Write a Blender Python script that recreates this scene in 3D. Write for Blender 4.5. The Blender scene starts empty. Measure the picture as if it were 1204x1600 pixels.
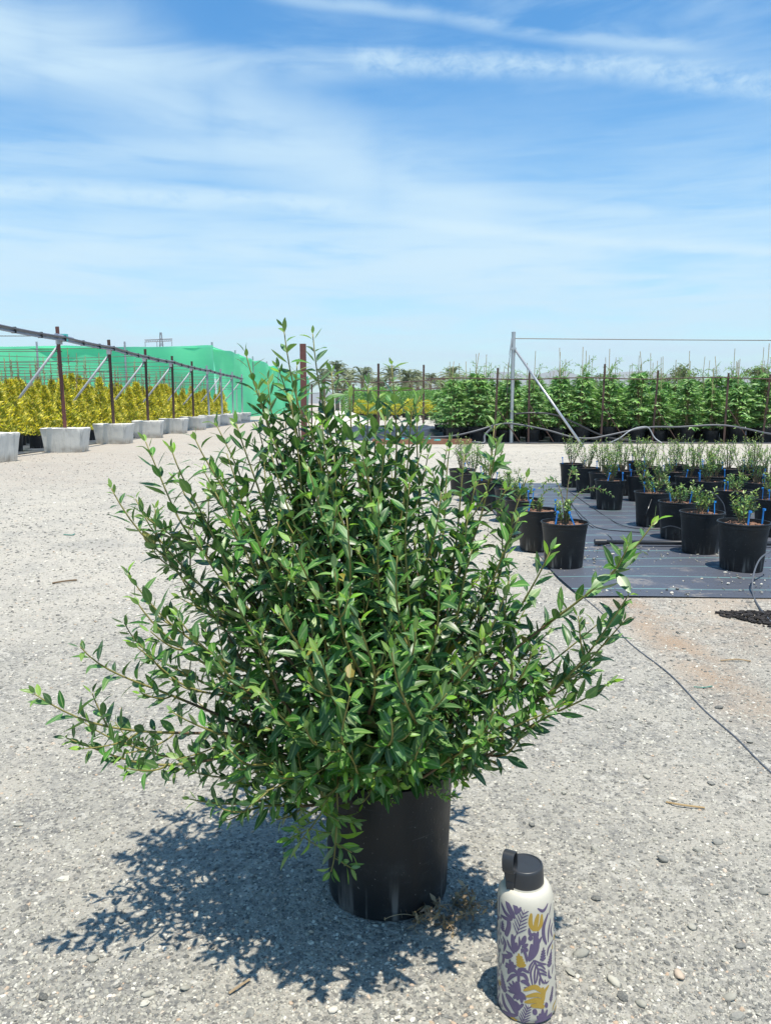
import bpy, math, random
import numpy as np
from mathutils import Vector, Matrix

random.seed(7)
rng = np.random.default_rng(7)
SC = bpy.context.scene
COL = SC.collection
R = math.radians

# ------------------------------------------------------------------ camera
CAM_H = 1.0
TANP = 170.0 / 1200.0                       # the horizon stands 170 px above the photograph's middle
PITCH = math.atan(TANP)
SP, CP = math.sin(PITCH), math.cos(PITCH)
cam = bpy.data.cameras.new('camera')
cam.sensor_fit = 'VERTICAL'
cam.sensor_height = 24.0
cam.lens = 24.0 * 1200.0 / 1600.0
cam.clip_start = 0.05
cam.clip_end = 30000
camo = bpy.data.objects.new('camera', cam)
camo.location = (0, 0, CAM_H)
camo.rotation_euler = (math.pi / 2 - PITCH, 0, 0)
COL.objects.link(camo)
SC.camera = camo


def ray(px, py):
    u, v = (px - 602) / 1200.0, (py - 800) / 1200.0
    return Vector((u, CP - v * SP, -SP - v * CP))


def G(px, py, z=0.0):
    d = ray(px, py)
    t = (z - CAM_H) / d.z
    return Vector((d.x * t, d.y * t, z))


def P(px, py, Y):
    d = ray(px, py)
    t = Y / d.y
    return Vector((d.x * t, Y, CAM_H + d.z * t))


# ------------------------------------------------------------------ sun, world, exposure
SHX, SHY = -0.11, 0.195                     # shadow drift per metre of height
SUN_EL = math.atan(1 / math.hypot(SHX, SHY))
SUN_AZ = math.atan2(-SHX, -SHY)
sun = bpy.data.lights.new('sun', 'SUN')
sun.energy = 5.0
sun.angle = R(0.55)
sun.color = (1.0, 0.94, 0.84)
suno = bpy.data.objects.new('sun', sun)
suno.rotation_euler = Vector((SHX, SHY, -1.0)).to_track_quat('-Z', 'Y').to_euler()
suno.location = (3, -3, 8)
COL.objects.link(suno)

SC.view_settings.view_transform = 'Standard'
SC.view_settings.look = 'None'
SC.view_settings.gamma = 1.0
SC.view_settings.exposure = 0.42
SC.view_settings.use_curve_mapping = False


class NT:
    """small helper for wiring shader nodes"""
    def __init__(s, tree):
        s.t = tree; s.n = tree.nodes; s.l = tree.links
        s.n.clear()

    def node(s, typ, **kw):
        nd = s.n.new(typ)
        for k, v in kw.items():
            setattr(nd, k, v)
        return nd

    def put(s, sock, v):
        if hasattr(v, 'is_output') or isinstance(v, bpy.types.NodeSocket):
            s.l.new(v, sock)
        elif v is not None:
            if isinstance(v, (tuple, list)) and len(v) == 3 and sock.type == 'RGBA':
                v = (*v, 1)
            sock.default_value = v

    def math(s, op, a, b=None, c=None, clamp=False):
        nd = s.node('ShaderNodeMath', operation=op, use_clamp=clamp)
        s.put(nd.inputs[0], a)
        if b is not None: s.put(nd.inputs[1], b)
        if c is not None: s.put(nd.inputs[2], c)
        return nd.outputs[0]

    def mix(s, f, a, b, blend='MIX'):
        nd = s.node('ShaderNodeMix', data_type='RGBA', blend_type=blend)
        s.put(nd.inputs[0], f); s.put(nd.inputs[6], a); s.put(nd.inputs[7], b)
        return nd.outputs[2]

    def noise(s, vec, scale, detail=4, rough=.55, dist=0.0, dim='3D'):
        nd = s.node('ShaderNodeTexNoise', noise_dimensions=dim)
        s.put(nd.inputs['Vector'], vec)
        nd.inputs['Scale'].default_value = scale
        nd.inputs['Detail'].default_value = detail
        nd.inputs['Roughness'].default_value = rough
        nd.inputs['Distortion'].default_value = dist
        return nd.outputs['Fac']

    def ramp(s, f, stops, interp='LINEAR'):
        nd = s.node('ShaderNodeValToRGB')
        nd.color_ramp.interpolation = interp
        el = nd.color_ramp.elements
        while len(el) < len(stops):
            el.new(0.5)
        for e, (p, c) in zip(el, stops):
            e.position = p
            e.color = (*c, 1) if isinstance(c, (tuple, list)) else (c, c, c, 1)
        s.put(nd.inputs[0], f)
        return nd.outputs['Color']

    def maprange(s, v, a, b, c=0.0, d=1.0, smooth=True):
        nd = s.node('ShaderNodeMapRange', interpolation_type='SMOOTHSTEP' if smooth else 'LINEAR')
        s.put(nd.inputs[0], v)
        for i, x in enumerate((a, b, c, d)):
            nd.inputs[i + 1].default_value = x
        return nd.outputs[0]

    def mapping(s, vec, loc=(0, 0, 0), rot=(0, 0, 0), scale=(1, 1, 1)):
        nd = s.node('ShaderNodeMapping')
        s.put(nd.inputs['Vector'], vec)
        nd.inputs['Location'].default_value = loc
        nd.inputs['Rotation'].default_value = rot
        nd.inputs['Scale'].default_value = scale
        return nd.outputs[0]


world = bpy.data.worlds.new('World')
SC.world = world
world.use_nodes = True
world.cycles.sampling_method = 'MANUAL'
world.cycles.sample_map_resolution = 256
w = NT(world.node_tree)
sky = w.node('ShaderNodeTexSky', sky_type='NISHITA')
sky.sun_disc = False
sky.sun_elevation = SUN_EL
sky.sun_rotation = SUN_AZ
sky.altitude = 0
sky.air_density = 1.0
sky.dust_density = 0.3
sky.ozone_density = 1.6
SKY_STRENGTH = 0.08
tc = w.node('ShaderNodeTexCoord')
sep = w.node('ShaderNodeSeparateXYZ')
w.put(sep.inputs[0], tc.outputs['Generated'])
az = w.math('ARCTAN2', sep.outputs[0], sep.outputs[1])
el = w.math('ARCSINE', sep.outputs[2])


def azel(px, py):
    d = ray(px, py).normalized()
    return math.atan2(d.x, d.y), math.asin(d.z)


cmb = w.node('ShaderNodeCombineXYZ')
w.put(cmb.inputs[0], az); w.put(cmb.inputs[1], el)
AE = cmb.outputs[0]
wisp = w.noise(w.mapping(AE, scale=(5, 46, 1)), 1.0, 6, .62, .5)           # fibres along the horizon
wisp2 = w.noise(w.mapping(AE, rot=(0, 0, R(-24)), scale=(3.2, 15, 1)), 1.0, 6, .6, .7)
puff = w.noise(w.mapping(AE, scale=(38, 62, 1)), 1.0, 5, .65, .3)
broad = w.noise(w.mapping(AE, loc=(3.1, .6, 0), scale=(2.0, 6.5, 1)), 1.0, 3, .5, .3)
veil = w.math('MULTIPLY', w.maprange(wisp2, .38, .72), w.maprange(broad, .3, .65))
veil = w.math('MULTIPLY_ADD', veil, .42, .06)
low = w.maprange(el, R(27.0), R(3.0))
low = w.math('MULTIPLY', low, w.maprange(wisp, .2, .7, .38, .95))
veil = w.math('MAXIMUM', veil, w.math('MULTIPLY', low, .95))


def band(pts, wpx, gain, noise, lo=.25, hi=.65, soft=60):
    """a cirrus streak following a few points of the sky"""
    out = None
    for (a, b) in zip(pts[:-1], pts[1:]):
        a0, e0 = azel(*a); a1, e1 = azel(*b)
        sl = (e1 - e0) / (a1 - a0)
        line = w.math('MULTIPLY_ADD', az, sl, e0 - sl * a0)
        wob = w.math('MULTIPLY', w.math('SUBTRACT', wisp2, .5), .028)
        d = w.math('ABSOLUTE', w.math('SUBTRACT', w.math('SUBTRACT', el, line), wob))
        f = w.maprange(d, wpx / 1200.0, 0.0)
        s_ = soft / 1200.0
        f = w.math('MULTIPLY', f, w.maprange(az, a0 - s_, a0 + s_ * .6))
        f = w.math('MULTIPLY', f, w.maprange(az, a1 + s_, a1 - s_ * .6))
        out = f if out is None else w.math('MAXIMUM', out, f)
    out = w.math('MULTIPLY', out, w.maprange(noise, lo, hi))
    return w.math('MULTIPLY', out, gain * .82)


bands = [
    band([(-500, 110), (250, 100), (585, 104)], 30, .55, wisp2, .25, .6, 120),
    band([(560, 92), (900, 100), (1900, 130)], 26, .72, puff, .2, .7, 30),
    band([(430, -4), (690, 25), (1080, 78)], 13, .5, wisp2, .2, .6, 60),
    band([(-300, -60), (60, 60), (330, 170), (600, 285), (780, 345)], 110, .75, wisp2, .12, .55, 90),
    band([(-700, 280), (100, 296), (420, 312), (540, 332)], 24, .85, puff, .1, .55, 70),
    band([(640, 350), (1000, 380), (2000, 408)], 14, .8, wisp, .15, .5, 100),
    band([(700, 312), (2000, 318)], 17, .42, wisp2, .2, .6, 120),
    band([(-600, 372), (300, 400), (1000, 388)], 80, .7, wisp, .1, .55, 200),
    band([(-300, 215), (420, 235)], 30, .4, wisp, .3, .6, 150),
    band([(-400, 30), (160, 40)], 70, .55, wisp2, .15, .6, 160),
    band([(650, 430), (1500, 455)], 40, .45, wisp, .25, .6, 200),
    band([(800, 390), (1050, 500)], 30, .34, wisp2, .2, .6, 100),
]
cloud = veil
for b_ in bands:
    # screen blend of one veil over the next
    cloud = w.math('SUBTRACT', 1.0, w.math('MULTIPLY', w.math('SUBTRACT', 1.0, cloud), w.math('SUBTRACT', 1.0, b_)))
cloud = w.math('MULTIPLY', cloud, w.maprange(el, -.02, .02))
hs_ = w.node('ShaderNodeHueSaturation')
hs_.inputs['Saturation'].default_value = 1.46
hs_.inputs['Value'].default_value = 1.68
w.put(hs_.inputs['Color'], sky.outputs[0])
blue = w.mix(1.0, hs_.outputs[0], (.84, 1.09, 1.05), 'MULTIPLY')
skycol = w.mix(cloud, blue, (6.6, 8.6, 9.7))
bg = w.node('ShaderNodeBackground')
w.put(bg.inputs[0], skycol)
bg.inputs[1].default_value = SKY_STRENGTH
wo = w.node('ShaderNodeOutputWorld')
w.l.new(bg.outputs[0], wo.inputs[0])

# ------------------------------------------------------------------ materials
M = {}


def mat(name, build=None, col=(.5, .5, .5), rough=.6, var=.0, vscale=20.0, metal=0.0, bump=0.0, spec=.5):
    m = bpy.data.materials.new(name)
    m.use_nodes = True
    t = NT(m.node_tree)
    out = t.node('ShaderNodeOutputMaterial')
    bs = t.node('ShaderNodeBsdfPrincipled')
    t.l.new(bs.outputs[0], out.inputs[0])
    bs.inputs['Roughness'].default_value = rough
    bs.inputs['Metallic'].default_value = metal
    bs.inputs['Specular IOR Level'].default_value = spec
    co = t.node('ShaderNodeTexCoord')
    if build:
        build(t, bs, co, out)
    else:
        if var > 0:
            n = t.noise(co.outputs['Object'], vscale, 5, .6)
            c = t.mix(n, tuple(x * (1 - var) for x in col), tuple(min(1, x * (1 + var)) for x in col))
            t.put(bs.inputs['Base Color'], c)
            if bump:
                bp = t.node('ShaderNodeBump'); bp.inputs['Strength'].default_value = bump
                bp.inputs['Distance'].default_value = .004
                t.put(bp.inputs['Height'], n); t.l.new(bp.outputs[0], bs.inputs['Normal'])
        else:
            t.put(bs.inputs['Base Color'], col)
    M[name] = m
    return m


def m_ground(t, bs, co, out):
    o = co.outputs['Object']
    big = t.noise(o, .55, 5, .6, .4)
    mid = t.noise(o, 4.5, 5, .62, .3)
    fine = t.noise(o, 70, 4, .7)
    grit = t.noise(o, 420, 2, .7)
    v1 = t.node('ShaderNodeTexVoronoi', feature='F1'); t.put(v1.inputs['Vector'], o); v1.inputs['Scale'].default_value = 105
    v2 = t.node('ShaderNodeTexVoronoi', feature='F1'); t.put(v2.inputs['Vector'], o); v2.inputs['Scale'].default_value = 46
    s1 = t.node('ShaderNodeSeparateColor'); t.put(s1.inputs[0], v1.outputs['Color'])
    s2 = t.node('ShaderNodeSeparateColor'); t.put(s2.inputs[0], v2.outputs['Color'])
    stones = t.ramp(s1.outputs[0], [(0, (.09, .09, .088)), (.3, (.165, .163, .152)), (.62, (.295, .282, .245)), (1, (.53, .505, .435))])
    stones2 = t.ramp(s2.outputs[0], [(0, (.12, .122, .122)), (.45, (.24, .235, .215)), (.8, (.39, .37, .32)), (1, (.57, .545, .48))])
    st = t.mix(t.maprange(s2.outputs[1], .6, .62), stones, stones2)
    dust = t.mix(fine, (.285, .268, .225), (.47, .445, .38))
    gap = t.maprange(v1.outputs['Distance'], .25, .62)
    cover = t.math('ADD', t.math('MULTIPLY', gap, .55), t.maprange(mid, .42, .66, 0, .55), clamp=True)
    col = t.mix(cover, st, dust)
    sepo = t.node('ShaderNodeSeparateXYZ'); t.put(sepo.inputs[0], o)
    # the driven track is worn to pale dust, the verge keeps its grey stones
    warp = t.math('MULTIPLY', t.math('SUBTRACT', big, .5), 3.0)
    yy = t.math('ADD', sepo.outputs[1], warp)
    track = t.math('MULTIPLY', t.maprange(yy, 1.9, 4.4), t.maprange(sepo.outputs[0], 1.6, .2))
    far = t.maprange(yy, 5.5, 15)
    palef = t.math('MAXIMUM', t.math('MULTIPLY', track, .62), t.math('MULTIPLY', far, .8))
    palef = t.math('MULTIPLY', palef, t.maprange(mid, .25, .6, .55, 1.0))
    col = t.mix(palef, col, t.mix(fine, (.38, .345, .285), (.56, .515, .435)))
    # rust-brown soil washed off the pots beside the mat
    dx = t.math('ABSOLUTE', t.math('SUBTRACT', sepo.outputs[0], t.math('ADD', 1.22, t.math('MULTIPLY', warp, .06))))
    soil = t.math('MULTIPLY', t.maprange(dx, .22, .0), t.maprange(sepo.outputs[1], 1.9, 2.8))
    soil = t.math('MULTIPLY', soil, t.maprange(sepo.outputs[1], 4.3, 3.8))
    soil2 = t.math('MULTIPLY', t.maprange(sepo.outputs[0], 1.05, 1.6), t.math('MULTIPLY', t.maprange(sepo.outputs[1], 2.6, 3.4), t.maprange(sepo.outputs[1], 4.3, 3.9)))
    soil = t.math('MAXIMUM', soil, t.math('MULTIPLY', soil2, .6))
    soil = t.math('MULTIPLY', soil, t.maprange(mid, .3, .62, .15, .85))
    col = t.mix(soil, col, (.33, .23, .15))
    col = t.mix(t.maprange(big, .35, .7, 0, .5), col, t.mix(.5, col, (.54, .5, .42)))
    patch = t.noise(o, 1.7, 4, .6, .5)
    col = t.mix(t.maprange(patch, .5, .75, 0, .55), col, (.475, .435, .36))
    col = t.mix(t.maprange(patch, .48, .28, 0, .35), col, (.23, .228, .215))
    # brown earth trodden out along the row of concrete blocks
    blk = t.math('MULTIPLY', t.maprange(t.math('ADD', sepo.outputs[0], warp), -2.4, -4.6), t.maprange(sepo.outputs[1], 7.5, 11))
    col = t.mix(t.math('MULTIPLY', blk, t.maprange(mid, .3, .65, .2, .7)), col, (.36, .31, .255))
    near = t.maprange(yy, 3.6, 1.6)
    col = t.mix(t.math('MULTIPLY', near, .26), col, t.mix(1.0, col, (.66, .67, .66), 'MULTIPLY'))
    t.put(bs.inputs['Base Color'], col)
    bs.inputs['Roughness'].default_value = .93
    bs.inputs['Specular IOR Level'].default_value = .2
    h = t.math('ADD', t.math('MULTIPLY', t.math('SUBTRACT', 1.0, v1.outputs['Distance']), .006),
               t.math('ADD', t.math('MULTIPLY', grit, .002), t.math('MULTIPLY', fine, .006)))
    bp = t.node('ShaderNodeBump'); bp.inputs['Strength'].default_value = .9; bp.inputs['Distance'].default_value = 1.0
    t.put(bp.inputs['Height'], h); t.l.new(bp.outputs[0], bs.inputs['Normal'])


mat('gravel_ground', m_ground)


def m_pebble(t, bs, co, out):
    oi = t.node('ShaderNodeObjectInfo')
    c = t.ramp(oi.outputs['Random'], [(0, (.065, .068, .07)), (.2, (.125, .127, .125)), (.42, (.215, .21, .195)), (.62, (.325, .312, .27)),
                                      (.82, (.46, .435, .37)), (.93, (.66, .63, .555)), (.965, (.45, .31, .21)), (1, (.78, .755, .69))])
    n = t.noise(co.outputs['Object'], 3.0, 4, .6)
    c = t.mix(t.maprange(n, .3, .75, 0, .4), c, (.41, .385, .325))
    c = t.mix(1.0, c, (.95, .955, .925), 'MULTIPLY')
    t.put(bs.inputs['Base Color'], c)
    bs.inputs['Roughness'].default_value = .85
    bs.inputs['Specular IOR Level'].default_value = .3


mat('pebble', m_pebble)


def m_mat(t, bs, co, out):
    o = co.outputs['Object']
    sepo = t.node('ShaderNodeSeparateXYZ'); t.put(sepo.inputs[0], o)
    n = t.noise(o, 3.5, 5, .65, .2)
    f = t.noise(t.mapping(o, scale=(3, 60, 1)), 1.0, 4, .6)
    wv = t.noise(o, 260, 2, .5)
    c = t.mix(f, (.045, .05, .062), (.095, .104, .128))
    dust = t.maprange(n, .54, .72)
    dirt = t.math('MULTIPLY', dust, t.maprange(t.noise(o, 26, 4, .7), .35, .6))
    c = t.mix(t.math('MULTIPLY', dirt, .62), c, (.4, .34, .27))
    stripe = t.math('ABSOLUTE', t.math('SUBTRACT', t.math('FRACT', t.math('MULTIPLY', sepo.outputs[1], 3.6)), .5))
    stripe = t.maprange(stripe, .035, .012)
    c = t.mix(t.math('MULTIPLY', stripe, t.maprange(f, .3, .6, .3, .9)), c, (.16, .33, .31))
    t.put(bs.inputs['Base Color'], c)
    bs.inputs['Roughness'].default_value = .48
    bs.inputs['Specular IOR Level'].default_value = .6
    bp = t.node('ShaderNodeBump'); bp.inputs['Strength'].default_value = .5; bp.inputs['Distance'].default_value = 1.0
    t.put(bp.inputs['Height'], t.math('ADD', t.math('MULTIPLY', wv, .0025), t.math('MULTIPLY', f, .01)))
    t.l.new(bp.outputs[0], bs.inputs['Normal'])


mat('weed_mat', m_mat)


def m_blackpot(t, bs, co, out):
    o = co.outputs['Object']
    sepo = t.node('ShaderNodeSeparateXYZ'); t.put(sepo.inputs[0], o)
    n = t.noise(o, 14, 6, .65)
    sp = t.noise(o, 160, 2, .6)
    st = t.noise(t.mapping(o, scale=(32, 32, 2.2)), 1.0, 4, .6)
    c = t.mix(n, (.009, .0105, .012), (.016, .018, .02))
    low_ = t.maprange(sepo.outputs[2], .11, .01)
    dust = t.math('MULTIPLY', t.math('MULTIPLY', t.maprange(st, .52, .68), low_), .42)
    c = t.mix(dust, c, (.36, .34, .31))
    c = t.mix(t.math('MULTIPLY', t.maprange(sp, .69, .76), .35), c, (.4, .38, .35))
    c = t.mix(t.math('MULTIPLY', t.maprange(n, .5, .8), .1), c, (.3, .29, .27))
    t.put(bs.inputs['Base Color'], c)
    bs.inputs['Specular IOR Level'].default_value = .36
    sc_ = t.noise(t.mapping(o, scale=(9, 9, 150)), 1.0, 3, .6)
    c = t.mix(t.math('MULTIPLY', t.maprange(sc_, .62, .74), .1), c, (.3, .3, .29))
    t.put(bs.inputs['Base Color'], c)
    t.put(bs.inputs['Roughness'], t.maprange(n, .3, .7, .38, .6))
    bp = t.node('ShaderNodeBump'); bp.inputs['Strength'].default_value = .25; bp.inputs['Distance'].default_value = .002
    t.put(bp.inputs['Height'], t.math('ADD', sp, st)); t.l.new(bp.outputs[0], bs.inputs['Normal'])


mat('black_plastic_pot', m_blackpot)
mat('potting_soil', col=(.22, .12, .075), rough=.95, var=.45, vscale=90, bump=.8)
mat('dark_soil', col=(.022, .018, .016), rough=.95, var=.5, vscale=120, bump=.8)


def leafmat(name, top, under, rough=.38, trans=.22, tcol=None, var=.25):
    def b(t, bs, co, out):
        g = t.node('ShaderNodeNewGeometry')
        hs = t.node('ShaderNodeHueSaturation')
        rnd = g.outputs['Random Per Island']
        oi = t.node('ShaderNodeObjectInfo')
        r2 = t.math('FRACT', t.math('ADD', rnd, t.math('MULTIPLY', oi.outputs['Random'], 7.31)))
        t.put(hs.inputs['Value'], t.maprange(r2, 0, 1, 1 - var, 1 + var, False))
        t.put(hs.inputs['Hue'], t.maprange(t.math('FRACT', t.math('MULTIPLY', r2, 5.7)), 0, 1, .487, .513, False))
        t.put(hs.inputs['Saturation'], t.maprange(t.math('FRACT', t.math('MULTIPLY', r2, 9.1)), 0, 1, .82, 1.12, False))
        c = t.mix(g.outputs['Backfacing'], top, under)
        rib = t.node('ShaderNodeAttribute'); rib.attribute_name = 'rib'
        c = t.mix(t.math('MULTIPLY', t.maprange(rib.outputs['Fac'], .72, .95), .55), c, (.3, .42, .16))
        t.put(hs.inputs['Color'], c)
        t.put(bs.inputs['Base Color'], hs.outputs[0])
        bs.inputs['Roughness'].default_value = rough
        bs.inputs['Specular IOR Level'].default_value = .45
        tr = t.node('ShaderNodeBsdfTranslucent')
        t.put(tr.inputs[0], tcol or tuple(min(1, x * 1.6) for x in top))
        mx = t.node('ShaderNodeMixShader'); mx.inputs[0].default_value = trans
        t.l.new(bs.outputs[0], mx.inputs[1]); t.l.new(tr.outputs[0], mx.inputs[2])
        t.l.new(mx.outputs[0], out.inputs[0])
    return mat(name, b)


leafmat('leaf_mature', (.032, .097, .02), (.085, .165, .058), .38, .13, (.1, .27, .03))
leafmat('leaf_mid', (.07, .182, .032), (.13, .23, .08), .4, .18, (.17, .36, .04))
leafmat('leaf_young', (.19, .35, .045), (.2, .31, .12), .42, .3, (.26, .45, .06))
leafmat('leaf_old', (.3, .27, .06), (.32, .3, .1), .5, .2, (.4, .35, .05))
leafmat('conifer_gold', (.78, .68, .05), (.74, .65, .06), .6, .3, (.85, .72, .08), .32)
leafmat('conifer_lime', (.34, .38, .03), (.32, .36, .03), .6, .25, (.45, .5, .04), .4)
leafmat('hedge_leaf', (.12, .29, .065), (.13, .3, .075), .5, .25, (.13, .32, .05), .35)
leafmat('hedge_tip', (.28, .48, .12), (.29, .49, .13), .5, .25, (.22, .42, .08), .3)
leafmat('nursery_leaf', (.085, .2, .05), (.12, .23, .08), .4, .25, (.14, .3, .05), .35)
leafmat('nursery_tip', (.26, .38, .09), (.28, .38, .12), .45, .25, (.3, .42, .08), .3)
leafmat('palm_leaf', (.27, .3, .17), (.28, .31, .18), .5, .2, (.1, .16, .05), .3)
leafmat('tree_leaf', (.11, .15, .04), (.12, .16, .05), .55, .2, (.12, .18, .04), .35)
leafmat('dry_leaf', (.28, .2, .11), (.3, .22, .13), .8, .15, (.3, .2, .1), .4)
leafmat('grass_blade', (.14, .26, .07), (.17, .28, .1), .5, .3, (.25, .4, .1), .3)
mat('bark', col=(.15, .1, .055), rough=.8, var=.35, vscale=60)
mat('green_stem', col=(.22, .2, .055), rough=.6, var=.3, vscale=40)
mat('nursery_stem', col=(.17, .13, .07), rough=.8, var=.3, vscale=40)
mat('palm_trunk', col=(.24, .18, .13), rough=.9, var=.3, vscale=8)
mat('bamboo_cane', col=(.42, .32, .17), rough=.7, var=.3, vscale=14)
mat('dry_cane', col=(.36, .25, .12), rough=.8, var=.35, vscale=14)
mat('rusty_steel', col=(.075, .042, .032), rough=.75, var=.45, vscale=18)
mat('red_oxide_steel', col=(.13, .048, .038), rough=.6, var=.35, vscale=14)
mat('galvanised_steel', col=(.46, .47, .48), rough=.42, var=.2, vscale=24, metal=.65)
mat('dull_galvanised', col=(.36, .38, .4), rough=.6, var=.2, vscale=24, metal=.2)
mat('black_pipe', col=(.03, .031, .034), rough=.38, var=.3, vscale=9)
mat('dusty_pipe', col=(.085, .092, .105), rough=.45, var=.35, vscale=5)
mat('grey_pipe', col=(.22, .25, .31), rough=.5, var=.3, vscale=5)
mat('wire', col=(.12, .11, .1), rough=.6, metal=.3, var=.2)
mat('turquoise_tape', col=(.08, .5, .46), rough=.5, var=.2)
mat('green_scrap', col=(.06, .22, .17), rough=.5, var=.2)
mat('blue_plastic', col=(.015, .24, .68), rough=.35, var=.15)
mat('terracotta', col=(.45, .16, .07), rough=.8, var=.2)
mat('wood_beam', col=(.25, .12, .07), rough=.8, var=.4, vscale=7)
mat('pale_block', col=(.6, .55, .47), rough=.9, var=.2, vscale=6)
mat('mountain_rock', col=(.2, .2, .17), rough=.95, var=.3, vscale=.004)
mat('pylon_steel', col=(.25, .27, .29), rough=.6, metal=.3, var=.1)
mat('bottle_cream', col=(.55, .515, .425), rough=.36, var=.03, vscale=50)
mat('print_purple', col=(.115, .088, .16), rough=.4, var=.06, vscale=60)
mat('print_mustard', col=(.42, .27, .045), rough=.4, var=.06, vscale=60)
mat('cap_plastic', col=(.028, .031, .036), rough=.42, var=.12, vscale=60)
mat('straw', col=(.33, .24, .14), rough=.9, var=.35, vscale=30)


def m_concrete(t, bs, co, out):
    o = co.outputs['Object']
    n = t.noise(o, 5, 6, .65, .3)
    st = t.noise(t.mapping(o, scale=(14, 14, 1.2)), 1.0, 4, .6)
    s = t.node('ShaderNodeSeparateXYZ'); t.put(s.inputs[0], o)
    c = t.mix(n, (.54, .52, .475), (.76, .735, .67))
    c = t.mix(t.math('MULTIPLY', t.maprange(st, .5, .68), .6), c, (.3, .295, .28))
    dirt = t.math('MULTIPLY', t.maprange(s.outputs[2], .16, .0), t.maprange(n, .42, .6))
    c = t.mix(t.math('MULTIPLY', dirt, .6), c, (.24, .18, .12))
    t.put(bs.inputs['Base Color'], c); bs.inputs['Roughness'].default_value = .9
    bp = t.node('ShaderNodeBump'); bp.inputs['Strength'].default_value = .5; bp.inputs['Distance'].default_value = .02
    t.put(bp.inputs['Height'], n); t.l.new(bp.outputs[0], bs.inputs['Normal'])


mat('concrete', m_concrete)


def m_net(t, bs, co, out):
    o = co.outputs['Object']
    s = t.node('ShaderNodeSeparateXYZ'); t.put(s.inputs[0], o)
    f = t.noise(t.mapping(o, scale=(.25, .25, 5)), 1.0, 4, .6)
    n = t.noise(o, .8, 4, .6)
    c = t.mix(f, (.15, .74, .39), (.24, .87, .5))
    c = t.mix(t.maprange(n, .45, .7, 0, .3), c, (.3, .88, .55))
    t.put(bs.inputs['Base Color'], c); bs.inputs['Roughness'].default_value = .7
    tr = t.node('ShaderNodeBsdfTranslucent'); t.put(tr.inputs[0], (.22, .82, .55))
    mx = t.node('ShaderNodeMixShader'); mx.inputs[0].default_value = .4
    t.l.new(bs.outputs[0], mx.inputs[1]); t.l.new(tr.outputs[0], mx.inputs[2])
    t.l.new(mx.outputs[0], out.inputs[0])


mat('shade_net', m_net)

# ------------------------------------------------------------------ mesh helpers
ORD = ['first', 'second', 'third', 'fourth', 'fifth', 'sixth', 'seventh', 'eighth', 'ninth', 'tenth', 'eleventh', 'twelfth',
       'thirteenth', 'fourteenth', 'fifteenth', 'sixteenth', 'seventeenth', 'eighteenth', 'nineteenth', 'twentieth',
       'twenty-first', 'twenty-second', 'twenty-third', 'twenty-fourth', 'twenty-fifth', 'twenty-sixth', 'twenty-seventh',
       'twenty-eighth', 'twenty-ninth', 'thirtieth', 'thirty-first', 'thirty-second', 'thirty-third', 'thirty-fourth']


def tag(o, label=None, cat=None, group=None, kind=None):
    if label: o['label'] = label
    if cat: o['category'] = cat
    if group: o['group'] = group
    if kind: o['kind'] = kind
    return o


def empty(name, loc, rz=0.0):
    o = bpy.data.objects.new(name, None)
    o.empty_display_size = .05
    o.location = loc
    o.rotation_euler = (0, 0, rz)
    COL.objects.link(o)
    return o


def link(name, mesh, parent=None, loc=(0, 0, 0)):
    o = bpy.data.objects.new(name, mesh)
    o.location = loc
    if parent: o.parent = parent
    COL.objects.link(o)
    return o


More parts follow.
